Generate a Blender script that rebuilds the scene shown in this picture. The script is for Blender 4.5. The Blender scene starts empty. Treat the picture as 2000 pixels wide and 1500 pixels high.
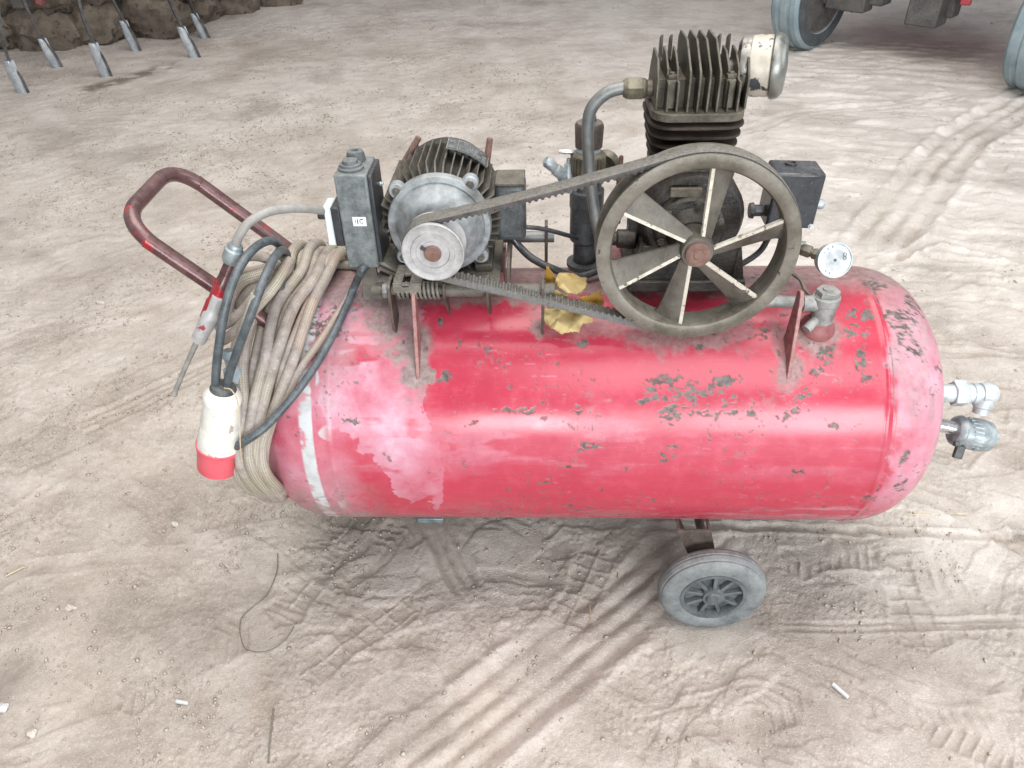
import bpy, math, random
import numpy as np
from mathutils import Vector, Matrix
R_ = math.radians
rnd = random.Random(7)
np.random.seed(7)
scene = bpy.context.scene
COL = scene.collection

# ------------------------------------------------------------------ camera
CAM = Vector((0.0, -1.2347, 1.37247))
RIGHT = Vector((0.99921687, 0.03164211, -0.02375753))
UP = Vector((-0.0000842691, 0.60211997, 0.79840562))
FWD = Vector((-0.03956812, 0.79777836, -0.6016511))
FOC = 1505.0
cd = bpy.data.cameras.new('camera')
cam = bpy.data.objects.new('camera', cd)
COL.objects.link(cam)
m3 = Matrix((RIGHT, UP, -FWD)).transposed().to_4x4()
m3.translation = CAM
cam.matrix_world = m3
cd.sensor_width = 36.0
cd.lens = 36.0 * FOC / 2000.0
cd.clip_end = 200.0
cd.clip_start = 0.05
scene.camera = cam

# ------------------------------------------------------------------ light: an open shed front behind the camera, plus added fill lamps
world = bpy.data.worlds.new('World')
scene.world = world
world.use_nodes = True
bg = world.node_tree.nodes['Background']
bg.inputs[0].default_value = (0.93, 0.95, 1.0, 1)
bg.inputs[1].default_value = 0.33


def area(name, loc, target, sx, sy, power, color):
    l = bpy.data.lights.new(name, 'AREA')
    l.shape = 'RECTANGLE'
    l.size, l.size_y = sx, sy
    l.energy = power
    l.color = color
    o = bpy.data.objects.new(name, l)
    COL.objects.link(o)
    o.location = loc
    o.rotation_euler = (Vector(target) - Vector(loc)).to_track_quat('-Z', 'Y').to_euler()
    return o


area('shed_door_light', (-0.15, -5.6, 1.55), (-0.1, 0.0, 0.5), 1.1, 1.3, 105, (0.95, 0.98, 1.0))
area('shed_opening_light', (2.5, -5.2, 1.75), (0.3, 0.2, 0.5), 3.0, 1.9, 225, (0.95, 0.98, 1.0))
area('front_fill_light', (1.6, -3.2, 4.8), (0.2, 0.6, 0.0), 3.4, 2.4, 120, (0.97, 0.99, 1.0))  # added fill from high in front, deepens contrast in the crevices
area('side_opening_light', (5.5, 0.2, 2.6), (0.6, 1.5, 0.0), 3.0, 2.4, 90, (0.88, 0.95, 1.0))
area('overhead_fill_light', (0.0, 0.8, 5.0), (0.0, 0.8, 0.0), 4.0, 4.0, 265, (1.0, 0.95, 0.9))  # added overhead fill that brightens the floor
scene.view_settings.view_transform = 'Standard'
scene.view_settings.look = 'None'
scene.view_settings.exposure = 0.12
scene.view_settings.gamma = 1.0


def ray(px, py):
    return FWD + RIGHT * ((px - 1000) / FOC) + UP * ((750 - py) / FOC)


def P(px, py, y=None, z=None):
    """point seen at photo pixel px,py on the plane y=... or z=..."""
    d = ray(px, py)
    t = (y - CAM.y) / d.y if y is not None else (z - CAM.z) / d.z
    return CAM + d * t


TZ = 0.42
TR = 0.25


def cyl(px, py, r=TR):
    d = ray(px, py)
    cz = CAM.z - TZ
    a = d.y ** 2 + d.z ** 2
    b = CAM.y * d.y + cz * d.z
    c = CAM.y ** 2 + cz ** 2 - r * r
    disc = max(b * b - a * c, 0)
    return CAM + d * ((-b - disc ** .5) / a)


# ------------------------------------------------------------------ mesh building
class MB:
    def __init__(s):
        s.v, s.f, s.uv, s.mi = [], [], [], []
        s.cur = 0

    def add(s, vs, fs, uvs=None):
        n = len(s.v)
        s.v += [tuple(v) for v in vs]
        for i, f in enumerate(fs):
            s.f.append(tuple(n + k for k in f))
            s.mi.append(s.cur)
            s.uv.append(uvs[i] if uvs else [(0, 0)] * len(f))
        return s

    def box(s, c, size, rot=None):
        hx, hy, hz = [q / 2 for q in size]
        vs = [Vector((x * hx, y * hy, z * hz)) for x in (-1, 1) for y in (-1, 1) for z in (-1, 1)]
        if rot is not None:
            vs = [rot @ v for v in vs]
        vs = [v + Vector(c) for v in vs]
        return s.add(vs, [(0, 1, 3, 2), (4, 6, 7, 5), (0, 4, 5, 1), (2, 3, 7, 6), (0, 2, 6, 4), (1, 5, 7, 3)])

    def bar(s, a, b, w, t, side=(0, 1, 0)):
        a, b = Vector(a), Vector(b)
        d = (b - a).normalized()
        u = d.cross(Vector(side)).normalized()
        v = u.cross(d).normalized()
        vs = []
        for q in (a, b):
            for i, j in ((-1, -1), (1, -1), (1, 1), (-1, 1)):
                vs.append(q + u * (w / 2 * i) + v * (t / 2 * j))
        return s.add(vs, [(0, 3, 2, 1), (4, 5, 6, 7), (0, 1, 5, 4), (1, 2, 6, 5), (2, 3, 7, 6), (3, 0, 4, 7)])

    def prism(s, pts, off):
        """closed polygon of 3d points extruded by vector off"""
        off = Vector(off)
        n = len(pts)
        vs = [Vector(p) for p in pts] + [Vector(p) + off for p in pts]
        fs = [tuple(range(n))[::-1], tuple(range(n, 2 * n))]
        for i in range(n):
            j = (i + 1) % n
            fs.append((i, j, n + j, n + i))
        return s.add(vs, fs)

    def tube(s, pts, r, segs=14, closed=False, cap=True):
        pts = [Vector(p) for p in pts]
        n = len(pts)
        rr = r if isinstance(r, (list, tuple)) else [r] * n
        tang = []
        for i in range(n):
            a = pts[(i - 1) % n] if (closed or i > 0) else pts[i]
            b = pts[(i + 1) % n] if (closed or i < n - 1) else pts[i]
            tang.append((b - a).normalized())
        nrm = tang[0].orthogonal().normalized()
        vs, fs, uvs = [], [], []
        L = 0.0
        lens = []
        for i in range(n):
            t = tang[i]
            nrm = (nrm - t * nrm.dot(t)).normalized()
            bn = t.cross(nrm)
            if i:
                L += (pts[i] - pts[i - 1]).length
            lens.append(L)
            for k in range(segs):
                a = 2 * math.pi * k / segs
                vs.append(pts[i] + (nrm * math.cos(a) + bn * math.sin(a)) * rr[i])
        m = n if closed else n - 1
        for i in range(m):
            j = (i + 1) % n
            l2 = lens[j] if j else L + (pts[0] - pts[-1]).length
            for k in range(segs):
                k2 = (k + 1) % segs
                fs.append((i * segs + k, i * segs + k2, j * segs + k2, j * segs + k))
                uvs.append([(k / segs, lens[i]), ((k + 1) / segs, lens[i]), ((k + 1) / segs, l2), (k / segs, l2)])
        if cap and not closed:
            fs.append(tuple(range(segs))[::-1])
            uvs.append([(0, 0)] * segs)
            fs.append(tuple((n - 1) * segs + k for k in range(segs)))
            uvs.append([(0, 0)] * segs)
        return s.add(vs, fs, uvs)

    def lathe(s, prof, o, axis, segs=32, up=None):
        o, w = Vector(o), Vector(axis).normalized()
        u = (Vector(up) if up else w.orthogonal())
        u = (u - w * u.dot(w)).normalized()
        v = w.cross(u)
        vs, fs = [], []
        for a, r in prof:
            r = max(r, 1e-5)
            for k in range(segs):
                t = 2 * math.pi * k / segs
                vs.append(o + w * a + (u * math.cos(t) + v * math.sin(t)) * r)
        for i in range(len(prof) - 1):
            for k in range(segs):
                k2 = (k + 1) % segs
                fs.append((i * segs + k, i * segs + k2, (i + 1) * segs + k2, (i + 1) * segs + k))
        if prof[0][1] > 1e-4:
            fs.append(tuple(range(segs))[::-1])
        if prof[-1][1] > 1e-4:
            fs.append(tuple((len(prof) - 1) * segs + k for k in range(segs)))
        return s.add(vs, fs)

    def ring(s, prof, o, axis, segs=48):
        """closed profile revolved (no caps)"""
        o, w = Vector(o), Vector(axis).normalized()
        u = w.orthogonal().normalized()
        v = w.cross(u)
        n = len(prof)
        vs, fs = [], []
        for a, r in prof:
            for k in range(segs):
                t = 2 * math.pi * k / segs
                vs.append(o + w * a + (u * math.cos(t) + v * math.sin(t)) * r)
        for i in range(n):
            j = (i + 1) % n
            for k in range(segs):
                k2 = (k + 1) % segs
                fs.append((i * segs + k, i * segs + k2, j * segs + k2, j * segs + k))
        return s.add(vs, fs)


def smooth_path(pts, n=12, closed=False):
    """Catmull-Rom through the points"""
    pts = [Vector(p) for p in pts]
    N = len(pts)
    out = []
    rng = range(N) if closed else range(N - 1)
    for i in rng:
        if closed:
            p0, p1, p2, p3 = pts[(i - 1) % N], pts[i], pts[(i + 1) % N], pts[(i + 2) % N]
        else:
            p1, p2 = pts[i], pts[i + 1]
            p0 = pts[i - 1] if i else p1 * 2 - p2
            p3 = pts[i + 2] if i + 2 < N else p2 * 2 - p1
        for k in range(n):
            t = k / n
            out.append(0.5 * ((2 * p1) + (p2 - p0) * t + (2 * p0 - 5 * p1 + 4 * p2 - p3) * t * t + (3 * p1 - p0 - 3 * p2 + p3) * t ** 3))
    if not closed:
        out.append(pts[-1])
    return out


WLOC = {}


def finish(o, parent):
    COL.objects.link(o)
    w = WLOC[o.name]
    if parent is not None:
        o.parent = parent
        o.location = w - WLOC[parent.name]
    else:
        o.location = w


def part(name, mb, mats, parent=None, bevel=0, flat=False, angle=38, origin=None):
    me = bpy.data.meshes.new(name)
    vs = np.array(mb.v)
    c = Vector(origin) if origin is not None else Vector((vs.min(0) + vs.max(0)) / 2)
    me.from_pydata((vs - np.array(c)).tolist(), [], mb.f)
    if not isinstance(mats, (list, tuple)):
        mats = [mats]
    for m in mats:
        me.materials.append(m)
    me.polygons.foreach_set('material_index', mb.mi)
    if any(any(q != (0, 0) for q in u) for u in mb.uv[:3]):
        uvl = me.uv_layers.new(name='UVMap')
        uvl.data.foreach_set('uv', [x for u in mb.uv for q in u for x in q])
    if not flat:
        me.polygons.foreach_set('use_smooth', [True] * len(me.polygons))
        me.set_sharp_from_angle(angle=R_(angle))
    me.update()
    o = bpy.data.objects.new(name, me)
    WLOC[o.name] = c
    if bevel:
        b = o.modifiers.new('bevel', 'BEVEL')
        b.width = bevel
        b.segments = 2
        b.limit_method = 'ANGLE'
        b.angle_limit = R_(40)
    finish(o, parent)
    return o


def tag(o, label, cat, group=None):
    o['label'] = label
    o['category'] = cat
    if group:
        o['group'] = group
    return o


def thing(name, label, cat, loc, group=None):
    o = bpy.data.objects.new(name, None)
    WLOC[o.name] = Vector(loc)
    finish(o, None)
    o.empty_display_size = 0.05
    return tag(o, label, cat, group)


# ------------------------------------------------------------------ noise for geometry and wear
def vnoise(x, y, seed=0):
    xi, yi = np.floor(x), np.floor(y)
    fx, fy = x - xi, y - yi
    fx, fy = fx * fx * (3 - 2 * fx), fy * fy * (3 - 2 * fy)

    def h(a, b):
        q = np.sin(a * 127.1 + b * 311.7 + seed * 74.7) * 43758.5453
        return q - np.floor(q)
    return (h(xi, yi) * (1 - fx) + h(xi + 1, yi) * fx) * (1 - fy) + (h(xi, yi + 1) * (1 - fx) + h(xi + 1, yi + 1) * fx) * fy


def fbm(x, y, oct=4, seed=0, gain=.5):
    s, a, t = 0, 1.0, 0
    for i in range(oct):
        s = s + a * vnoise(x * 2 ** i + 17.3 * i, y * 2 ** i - 9.1 * i, seed + i)
        t += a
        a *= gain
    return s / t


def sstep(a, b, x):
    t = np.clip((x - a) / (b - a), 0, 1)
    return t * t * (3 - 2 * t)


def seg_dist(x, y, pts):
    """distance to polyline, signed side, running length"""
    best = np.full(x.shape, 1e9)
    side = np.zeros(x.shape)
    run = np.zeros(x.shape)
    L = 0
    for (ax, ay), (bx, by) in zip(pts[:-1], pts[1:]):
        dx, dy = bx - ax, by - ay
        l2 = dx * dx + dy * dy
        t = np.clip(((x - ax) * dx + (y - ay) * dy) / l2, 0, 1)
        ex, ey = x - ax - t * dx, y - ay - t * dy
        d = np.hypot(ex, ey)
        k = d < best
        sg = np.sign(dx * ey - dy * ex)
        best = np.where(k, d, best)
        side = np.where(k, d * sg, side)
        run = np.where(k, L + t * l2 ** .5, run)
        L += l2 ** .5
    return best, side, run, L


def in_poly(x, y, poly):
    c = np.zeros(x.shape, bool)
    n = len(poly)
    j = n - 1
    for i in range(n):
        xi, yi = poly[i]
        xj, yj = poly[j]
        if yi != yj:
            k = ((yi > y) != (yj > y)) & (x < (xj - xi) * (y - yi) / (yj - yi) + xi)
            c ^= k
        j = i
    return c


# ------------------------------------------------------------------ materials
def nd(nt, typ, **kw):
    n = nt.nodes.new(typ)
    for k, v in kw.items():
        setattr(n, k, v)
    return n


def new_mat(name):
    m = bpy.data.materials.new(name)
    m.use_nodes = True
    nt = m.node_tree
    b = nt.nodes['Principled BSDF']
    return m, nt, b


def ramp(nt, inp, a, b, c0=(0, 0, 0, 1), c1=(1, 1, 1, 1)):
    r = nd(nt, 'ShaderNodeValToRGB')
    r.color_ramp.elements[0].position, r.color_ramp.elements[1].position = a, b
    r.color_ramp.elements[0].color, r.color_ramp.elements[1].color = c0, c1
    nt.links.new(inp, r.inputs[0])
    return r.outputs[0]


def mixc(nt, fac, a, b):
    n = nd(nt, 'ShaderNodeMix', data_type='RGBA')
    for sock, v in ((n.inputs[0], fac), (n.inputs[6], a), (n.inputs[7], b)):
        if isinstance(v, (int, float)):
            sock.default_value = v
        elif isinstance(v, tuple):
            sock.default_value = v if len(v) == 4 else (*v, 1)
        else:
            nt.links.new(v, sock)
    return n.outputs[2]


def math_(nt, op, a, b=None):
    n = nd(nt, 'ShaderNodeMath', operation=op)
    for sock, v in ((n.inputs[0], a), (n.inputs[1], b)):
        if v is None:
            continue
        if isinstance(v, (int, float)):
            sock.default_value = v
        else:
            nt.links.new(v, sock)
    return n.outputs[0]


def noise(nt, vec, scale, detail=6, rough=.6):
    n = nd(nt, 'ShaderNodeTexNoise')
    n.inputs['Scale'].default_value = scale
    n.inputs['Detail'].default_value = detail
    n.inputs['Roughness'].default_value = rough
    nt.links.new(vec, n.inputs['Vector'])
    return n.outputs[0]


DUST = (0.50, 0.47, 0.43)


def grunge(name, c1, c2, rough=.6, metal=0.0, dust=.5, dustc=DUST, scale=18, bump=.25, chip=None, chip_t=.62, chip_scale=60, speck=.0, spec=.5):
    """worn, dusty surface; dust lies on faces that look up and in noise patches"""
    m, nt, b = new_mat(name)
    g = nd(nt, 'ShaderNodeNewGeometry')
    pos = g.outputs['Position']
    n1 = noise(nt, pos, scale, 8, .65)
    col = mixc(nt, ramp(nt, n1, .38, .62), c1, c2)
    n2 = noise(nt, pos, scale * 5.3, 6, .7)
    if chip is not None:
        n3 = noise(nt, pos, chip_scale, 5, .6)
        col = mixc(nt, ramp(nt, n3, chip_t, chip_t + .03), col, chip)
    sep = nd(nt, 'ShaderNodeSeparateXYZ')
    nt.links.new(g.outputs['Normal'], sep.inputs[0])
    up = ramp(nt, sep.outputs[2], .1, .95)
    d = math_(nt, 'MULTIPLY', math_(nt, 'ADD', math_(nt, 'MULTIPLY', up, .75), .25), dust * 1.6)
    d = math_(nt, 'MULTIPLY', d, ramp(nt, n2, .3, .68))
    d = math_(nt, 'MINIMUM', d, .92)
    col = mixc(nt, d, col, dustc)
    if speck:
        n4 = noise(nt, pos, 700, 3, .6)
        col = mixc(nt, math_(nt, 'MULTIPLY', ramp(nt, n4, .6, .68), speck), col, (.62, .6, .56))
    nt.links.new(col, b.inputs['Base Color'])
    rr = math_(nt, 'ADD', math_(nt, 'MULTIPLY', d, .45), rough)
    rr = math_(nt, 'ADD', rr, math_(nt, 'MULTIPLY', math_(nt, 'SUBTRACT', n1, .5), .3))
    nt.links.new(math_(nt, 'MINIMUM', rr, 1.0), b.inputs['Roughness'])
    if metal:
        nt.links.new(math_(nt, 'MULTIPLY', math_(nt, 'SUBTRACT', 1.0, d), metal), b.inputs['Metallic'])
    b.inputs['Specular IOR Level'].default_value = spec
    bp = nd(nt, 'ShaderNodeBump')
    bp.inputs['Strength'].default_value = bump
    bp.inputs['Distance'].default_value = .002
    nt.links.new(math_(nt, 'ADD', n2, n1), bp.inputs['Height'])
    nt.links.new(bp.outputs[0], b.inputs['Normal'])
    return m


M = {}
M['alu'] = grunge('dusty_aluminium', (.050, .046, .038), (.13, .12, .102), .5, .25, .26, (.32, .29, .235), 34, .5)
M['grime'] = grunge('grime_and_shade_between_fins', (.014, .012, .010), (.04, .035, .028), .6, 0, .10, (.2, .18, .14), 40, .4)  # grime, darkened further to paint the shade in the fin gaps
M['alu_pale'] = grunge('pale_oxidised_aluminium', (.15, .16, .16), (.37, .41, .44), .48, .35, .22, (.40, .36, .30), 22, .35)
M['head'] = grunge('oily_cast_head', (.040, .035, .026), (.115, .102, .08), .48, .25, .2, (.26, .23, .17), 38, .6)
M['barrel'] = grunge('rusty_cast_barrel', (.016, .011, .009), (.045, .030, .022), .5, .2, .10, (.25, .20, .15), 45, .5)
M['crank'] = grunge('black_oily_casting', (.010, .009, .008), (.035, .03, .026), .36, .2, .14, (.32, .28, .23), 30, .6, speck=.22)
M['fly'] = grunge('worn_flywheel_iron', (.092, .083, .066), (.20, .188, .163), .43, .4, .26, (.31, .265, .20), 15, .45, chip=(.06, .05, .04), chip_t=.66)
M['spoke'] = grunge('dirty_spoke_iron', (.070, .063, .052), (.155, .145, .126), .44, .35, .2, (.26, .22, .165), 17, .5, speck=.12)
M['spoke_edge'] = grunge('chipped_cream_paint_edge', (.48, .445, .37), (.64, .60, .52), .6, 0, .1, DUST, 60, .8, chip=(.12, .11, .09), chip_t=.60, chip_scale=110)
M['pulley'] = grunge('dusty_pulley_iron', (.31, .31, .32), (.45, .445, .445), .5, .3, .2, (.5, .48, .46), 60, .4, speck=.35)
M['rust'] = grunge('red_rust', (.13, .065, .05), (.21, .12, .10), .75, .1, .12, DUST, 60, .5)
M['rust_dark'] = grunge('dark_rusty_steel', (.05, .035, .028), (.11, .08, .066), .6, .3, .2, DUST, 40, .4)
M['grey_paint'] = grunge('grey_dusty_enclosure', (.080, .096, .102), (.18, .202, .207), .48, .1, .22, (.36, .36, .32), 55, .4, speck=.25)
M['dark_paint'] = grunge('dark_grey_enclosure', (.025, .032, .038), (.07, .082, .088), .42, .1, .2, (.36, .34, .30), 35, .3, speck=.16)
M['black'] = grunge('black_plastic', (.012, .016, .021), (.026, .031, .037), .3, 0, .16, (.40, .37, .36), 25, .2)
M['black_dusty'] = grunge('black_plastic_dust_splashed', (.012, .016, .023), (.03, .035, .043), .22, 0, .10, (.6, .57, .56), 14, .2, chip=(.45, .42, .42), chip_t=.68, chip_scale=480)
M['rubber'] = grunge('grey_dusty_rubber', (.085, .10, .105), (.185, .20, .205), .75, 0, .25, (.46, .46, .44), 22, .3, speck=.25)
M['rubber_dark'] = grunge('dark_dusty_rubber', (.045, .056, .062), (.11, .125, .133), .65, 0, .2, (.40, .40, .38), 26, .3, speck=.22)
M['belt'] = grunge('belt_rubber', (.035, .035, .039), (.085, .085, .088), .5, 0, .42, (.30, .275, .225), 40, .3)
M['belt_low'] = grunge('belt_rubber_worn', (.16, .17, .19), (.30, .32, .35), .5, 0, .5, (.40, .40, .42), 40, .3)
M['zinc'] = grunge('dusty_zinc_fitting', (.34, .39, .41), (.56, .62, .64), .42, .4, .35, (.55, .57, .57), 40, .35)
M['zinc_dark'] = grunge('dark_zinc_fitting', (.15, .19, .21), (.40, .45, .47), .35, .4, .25, (.45, .47, .46), 30, .3)
M['steel_dirty'] = grunge('dirty_grey_valve_body', (.13, .135, .135), (.32, .33, .325), .5, .3, .35, (.42, .40, .36), 28, .5, speck=.3)
M['chrome'] = grunge('worn_chrome', (.55, .56, .57), (.72, .73, .74), .2, .95, .25, DUST, 25, .1)
M['brass'] = grunge('dirty_brass', (.10, .09, .065), (.21, .19, .145), .45, .5, .2, (.34, .31, .24), 50, .3)
M['steel_pipe'] = grunge('grey_steel_pipe', (.12, .135, .14), (.22, .23, .23), .42, .5, .3, (.38, .36, .31), 18, .2)
M['plate_steel'] = grunge('dusty_steel_plate', (.10, .095, .082), (.20, .185, .16), .55, .3, .4, (.38, .35, .29), 35, .3)
M['handle'] = grunge('handle_red_worn_to_brown', (.085, .034, .036), (.160, .085, .088), .27, .4, .14, (.36, .31, .28), 14, .2, chip=(.40, .02, .03), chip_t=.575, chip_scale=8)
M['gusset'] = grunge('gusset_red_rust', (.20, .05, .05), (.33, .15, .14), .55, .1, .35, DUST, 60, .3)
M['gauge_face'] = grunge('gauge_dusty_face', (.27, .30, .32), (.46, .49, .51), .5, 0, .15, (.5, .5, .5), 60, .15, speck=.4)
M['white_plastic'] = grunge('dirty_white_plastic', (.60, .585, .53), (.78, .775, .73), .5, 0, .2, (.50, .46, .38), 26, .25, chip=(.36, .33, .27), chip_t=.63, chip_scale=38)
M['socket_white'] = grunge('bluish_white_plastic', (.66, .76, .78), (.74, .83, .85), .45, 0, .2, DUST, 30, .1)
M['red_plastic'] = grunge('red_plastic_collar', (.56, .05, .085), (.66, .10, .13), .42, 0, .18, (.6, .4, .4), 15, .1)
M['cord'] = grunge('grey_rubber_cord', (.030, .042, .050), (.082, .10, .11), .4, 0, .18, (.33, .34, .35), 50, .15)
M['cable_grey'] = grunge('light_grey_cable', (.19, .19, .18), (.28, .27, .255), .5, 0, .3, (.44, .41, .37), 40, .15)
M['gun_grey'] = grunge('dusty_gun_metal', (.42, .42, .43), (.56, .56, .57), .5, .3, .3, DUST, 45, .2, chip=(.35, .04, .06), chip_t=.63, chip_scale=40)
M['blue_plastic'] = grunge('dusty_blue_coupling', (.20, .27, .33), (.36, .42, .46), .55, 0, .4, DUST, 45, .2)
M['share'] = grunge('polished_share_steel', (.40, .46, .52), (.66, .72, .76), .28, .4, .1, DUST, 14, .15)
M['tine'] = grunge('dark_spring_steel', (.07, .075, .08), (.16, .165, .17), .4, .6, .15, DUST, 20, .2)
M['stone'] = grunge('rough_fieldstone_in_shade', (.085, .068, .052), (.185, .155, .122), .9, 0, .3, (.26, .22, .18), 9, 1.0, chip=(.05, .04, .032), chip_t=.6, chip_scale=22)  # stone colour lowered to hold the shade at the wall
M['mortar'] = grunge('dark_earth_joint', (.05, .04, .032), (.09, .07, .055), .95, 0, .3, (.2, .17, .14), 12, .8)
M['tyre'] = grunge('dusty_tyre_bluish_light', (.17, .235, .265), (.26, .325, .355), .8, 0, .2, (.5, .5, .48), 9, .2)  # dusty rubber with the bluish light on the tread mixed into its colour
M['tyre_side'] = grunge('dark_tyre_sidewall', (.035, .045, .055), (.07, .085, .095), .7, 0, .2, DUST, 9, .2)
M['machine'] = grunge('dark_machine_paint', (.05, .05, .052), (.10, .095, .09), .5, .2, .3, DUST, 12, .2)
M['machine_red'] = grunge('red_machine_paint', (.30, .02, .03), (.40, .04, .05), .4, 0, .2, DUST, 8, .1)
M['paper_yellow'] = grunge('yellow_paper', (.30, .165, .02), (.40, .24, .05), .75, 0, .0, DUST, 25, .6)
M['paper_tan'] = grunge('tan_paper_back', (.38, .27, .10), (.48, .375, .175), .8, 0, .0, DUST, 25, .45)
M['pebble'] = grunge('pale_pebble', (.36, .32, .27), (.58, .53, .46), .9, 0, .3, DUST, 80, .5)
M['twig'] = grunge('grey_twig', (.10, .085, .07), (.17, .15, .12), .9, 0, .2, DUST, 80, .3)
M['straw'] = grunge('dry_straw', (.50, .40, .24), (.62, .53, .36), .8, 0, .2, DUST, 80, .3)
M['white_bit'] = grunge('white_scrap', (.52, .54, .55), (.64, .65, .65), .6, 0, .1, DUST, 60, .1)
M['red_dull'] = grunge('dull_dusty_red_paint', (.20, .045, .05), (.28, .09, .09), .5, 0, .35, (.36, .28, .26), 20, .2)
M['label_white'] = grunge('white_sticker', (.68, .70, .70), (.76, .78, .78), .5, 0, .2, DUST, 90, .1)
M['ink'] = grunge('black_ink', (.02, .02, .022), (.04, .04, .04), .5, 0, .1, DUST, 50, .1)


def hose_mat():
    m, nt, b = new_mat('braided_hose_dusty')
    uv = nd(nt, 'ShaderNodeUVMap')
    sep = nd(nt, 'ShaderNodeSeparateXYZ')
    nt.links.new(uv.outputs[0], sep.inputs[0])
    g = nd(nt, 'ShaderNodeNewGeometry')
    u = math_(nt, 'MULTIPLY', sep.outputs[0], 2 * math.pi * 7)
    v = math_(nt, 'MULTIPLY', sep.outputs[1], 2 * math.pi * 190)
    a = math_(nt, 'SINE', math_(nt, 'ADD', u, v))
    c = math_(nt, 'SINE', math_(nt, 'SUBTRACT', u, v))
    w = math_(nt, 'MULTIPLY', math_(nt, 'ADD', math_(nt, 'MULTIPLY', a, c), 1.0), .5)
    n1 = noise(nt, g.outputs['Position'], 9, 4, .6)
    n2 = noise(nt, g.outputs['Position'], 45, 6, .7)
    n3 = noise(nt, g.outputs['Position'], 5, 3, .5)
    clean = mixc(nt, w, (.16, .138, .10), (.50, .46, .37))
    clean = mixc(nt, math_(nt, 'MULTIPLY', ramp(nt, n3, .5, .62), .4), clean, (.50, .30, .27))
    dirty = mixc(nt, ramp(nt, n2, .35, .65), (.225, .185, .165), (.39, .35, .325))
    col = mixc(nt, ramp(nt, n1, .42, .62), clean, dirty)
    n4 = noise(nt, g.outputs['Position'], 230, 2, .5)
    col = mixc(nt, math_(nt, 'MULTIPLY', ramp(nt, n4, .6, .7), .35), col, (.6, .57, .52))
    nt.links.new(col, b.inputs['Base Color'])
    b.inputs['Roughness'].default_value = .62
    bp = nd(nt, 'ShaderNodeBump')
    bp.inputs['Strength'].default_value = .35
    bp.inputs['Distance'].default_value = .0012
    nt.links.new(math_(nt, 'ADD', math_(nt, 'MULTIPLY', w, .45), n2), bp.inputs['Height'])
    nt.links.new(bp.outputs[0], b.inputs['Normal'])
    return m


M['hose'] = hose_mat()


def attr(nt, name):
    a = nd(nt, 'ShaderNodeAttribute')
    a.attribute_name = name
    s = nd(nt, 'ShaderNodeSeparateColor')
    nt.links.new(a.outputs['Color'], s.inputs[0])
    return s.outputs[0], s.outputs[1], s.outputs[2], a.outputs['Alpha']


def tank_mat():
    m, nt, b = new_mat('worn_red_tank_paint')
    fade, chip, dirt, stripe = attr(nt, 'wear')
    g = nd(nt, 'ShaderNodeNewGeometry')
    pos = g.outputs['Position']
    n1 = noise(nt, pos, 7, 6, .6)
    n2 = noise(nt, pos, 90, 6, .7)
    n3 = noise(nt, pos, 28, 8, .7)
    red = mixc(nt, ramp(nt, n1, .35, .7), (.40, .030, .060), (.46, .040, .076))
    red = mixc(nt, math_(nt, 'MULTIPLY', ramp(nt, n3, .52, .75), .22), red, (.62, .15, .19))
    mp = nd(nt, 'ShaderNodeMapping')
    mp.inputs['Scale'].default_value = (6, 160, 160)
    nt.links.new(pos, mp.inputs['Vector'])
    n5 = noise(nt, mp.outputs[0], 3, 4, .6)
    red = mixc(nt, math_(nt, 'MULTIPLY', ramp(nt, n5, .58, .72), .13), red, (.56, .26, .30))
    n6 = noise(nt, pos, 330, 3, .6)
    red = mixc(nt, math_(nt, 'MULTIPLY', ramp(nt, n6, .64, .70), .5), red, (.16, .035, .045))
    pink = mixc(nt, ramp(nt, n3, .35, .65), (.50, .235, .31), (.60, .39, .475))
    col = mixc(nt, fade, red, pink)
    dcol = mixc(nt, ramp(nt, n2, .35, .65), (.17, .12, .115), (.30, .25, .235))
    col = mixc(nt, dirt, col, dcol)
    col = mixc(nt, stripe, col, mixc(nt, ramp(nt, n3, .45, .7), (.52, .54, .55), (.36, .37, .375)))
    ccol = mixc(nt, ramp(nt, n2, .4, .6), (.065, .050, .046), (.165, .14, .13))
    col = mixc(nt, chip, col, ccol)
    nt.links.new(col, b.inputs['Base Color'])
    r = math_(nt, 'ADD', .12, math_(nt, 'MULTIPLY', n3, .22))
    r = math_(nt, 'ADD', r, math_(nt, 'MULTIPLY', fade, .16))
    r = math_(nt, 'ADD', r, math_(nt, 'MULTIPLY', dirt, .3))
    r = math_(nt, 'ADD', r, math_(nt, 'MULTIPLY', chip, .3))
    nt.links.new(math_(nt, 'MINIMUM', r, 1.0), b.inputs['Roughness'])
    bp = nd(nt, 'ShaderNodeBump')
    bp.inputs['Strength'].default_value = .25
    bp.inputs['Distance'].default_value = .001
    hh = math_(nt, 'SUBTRACT', math_(nt, 'MULTIPLY', n2, .25), math_(nt, 'MULTIPLY', chip, .8))
    nt.links.new(hh, bp.inputs['Height'])
    nt.links.new(bp.outputs[0], b.inputs['Normal'])
    return m


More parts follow.
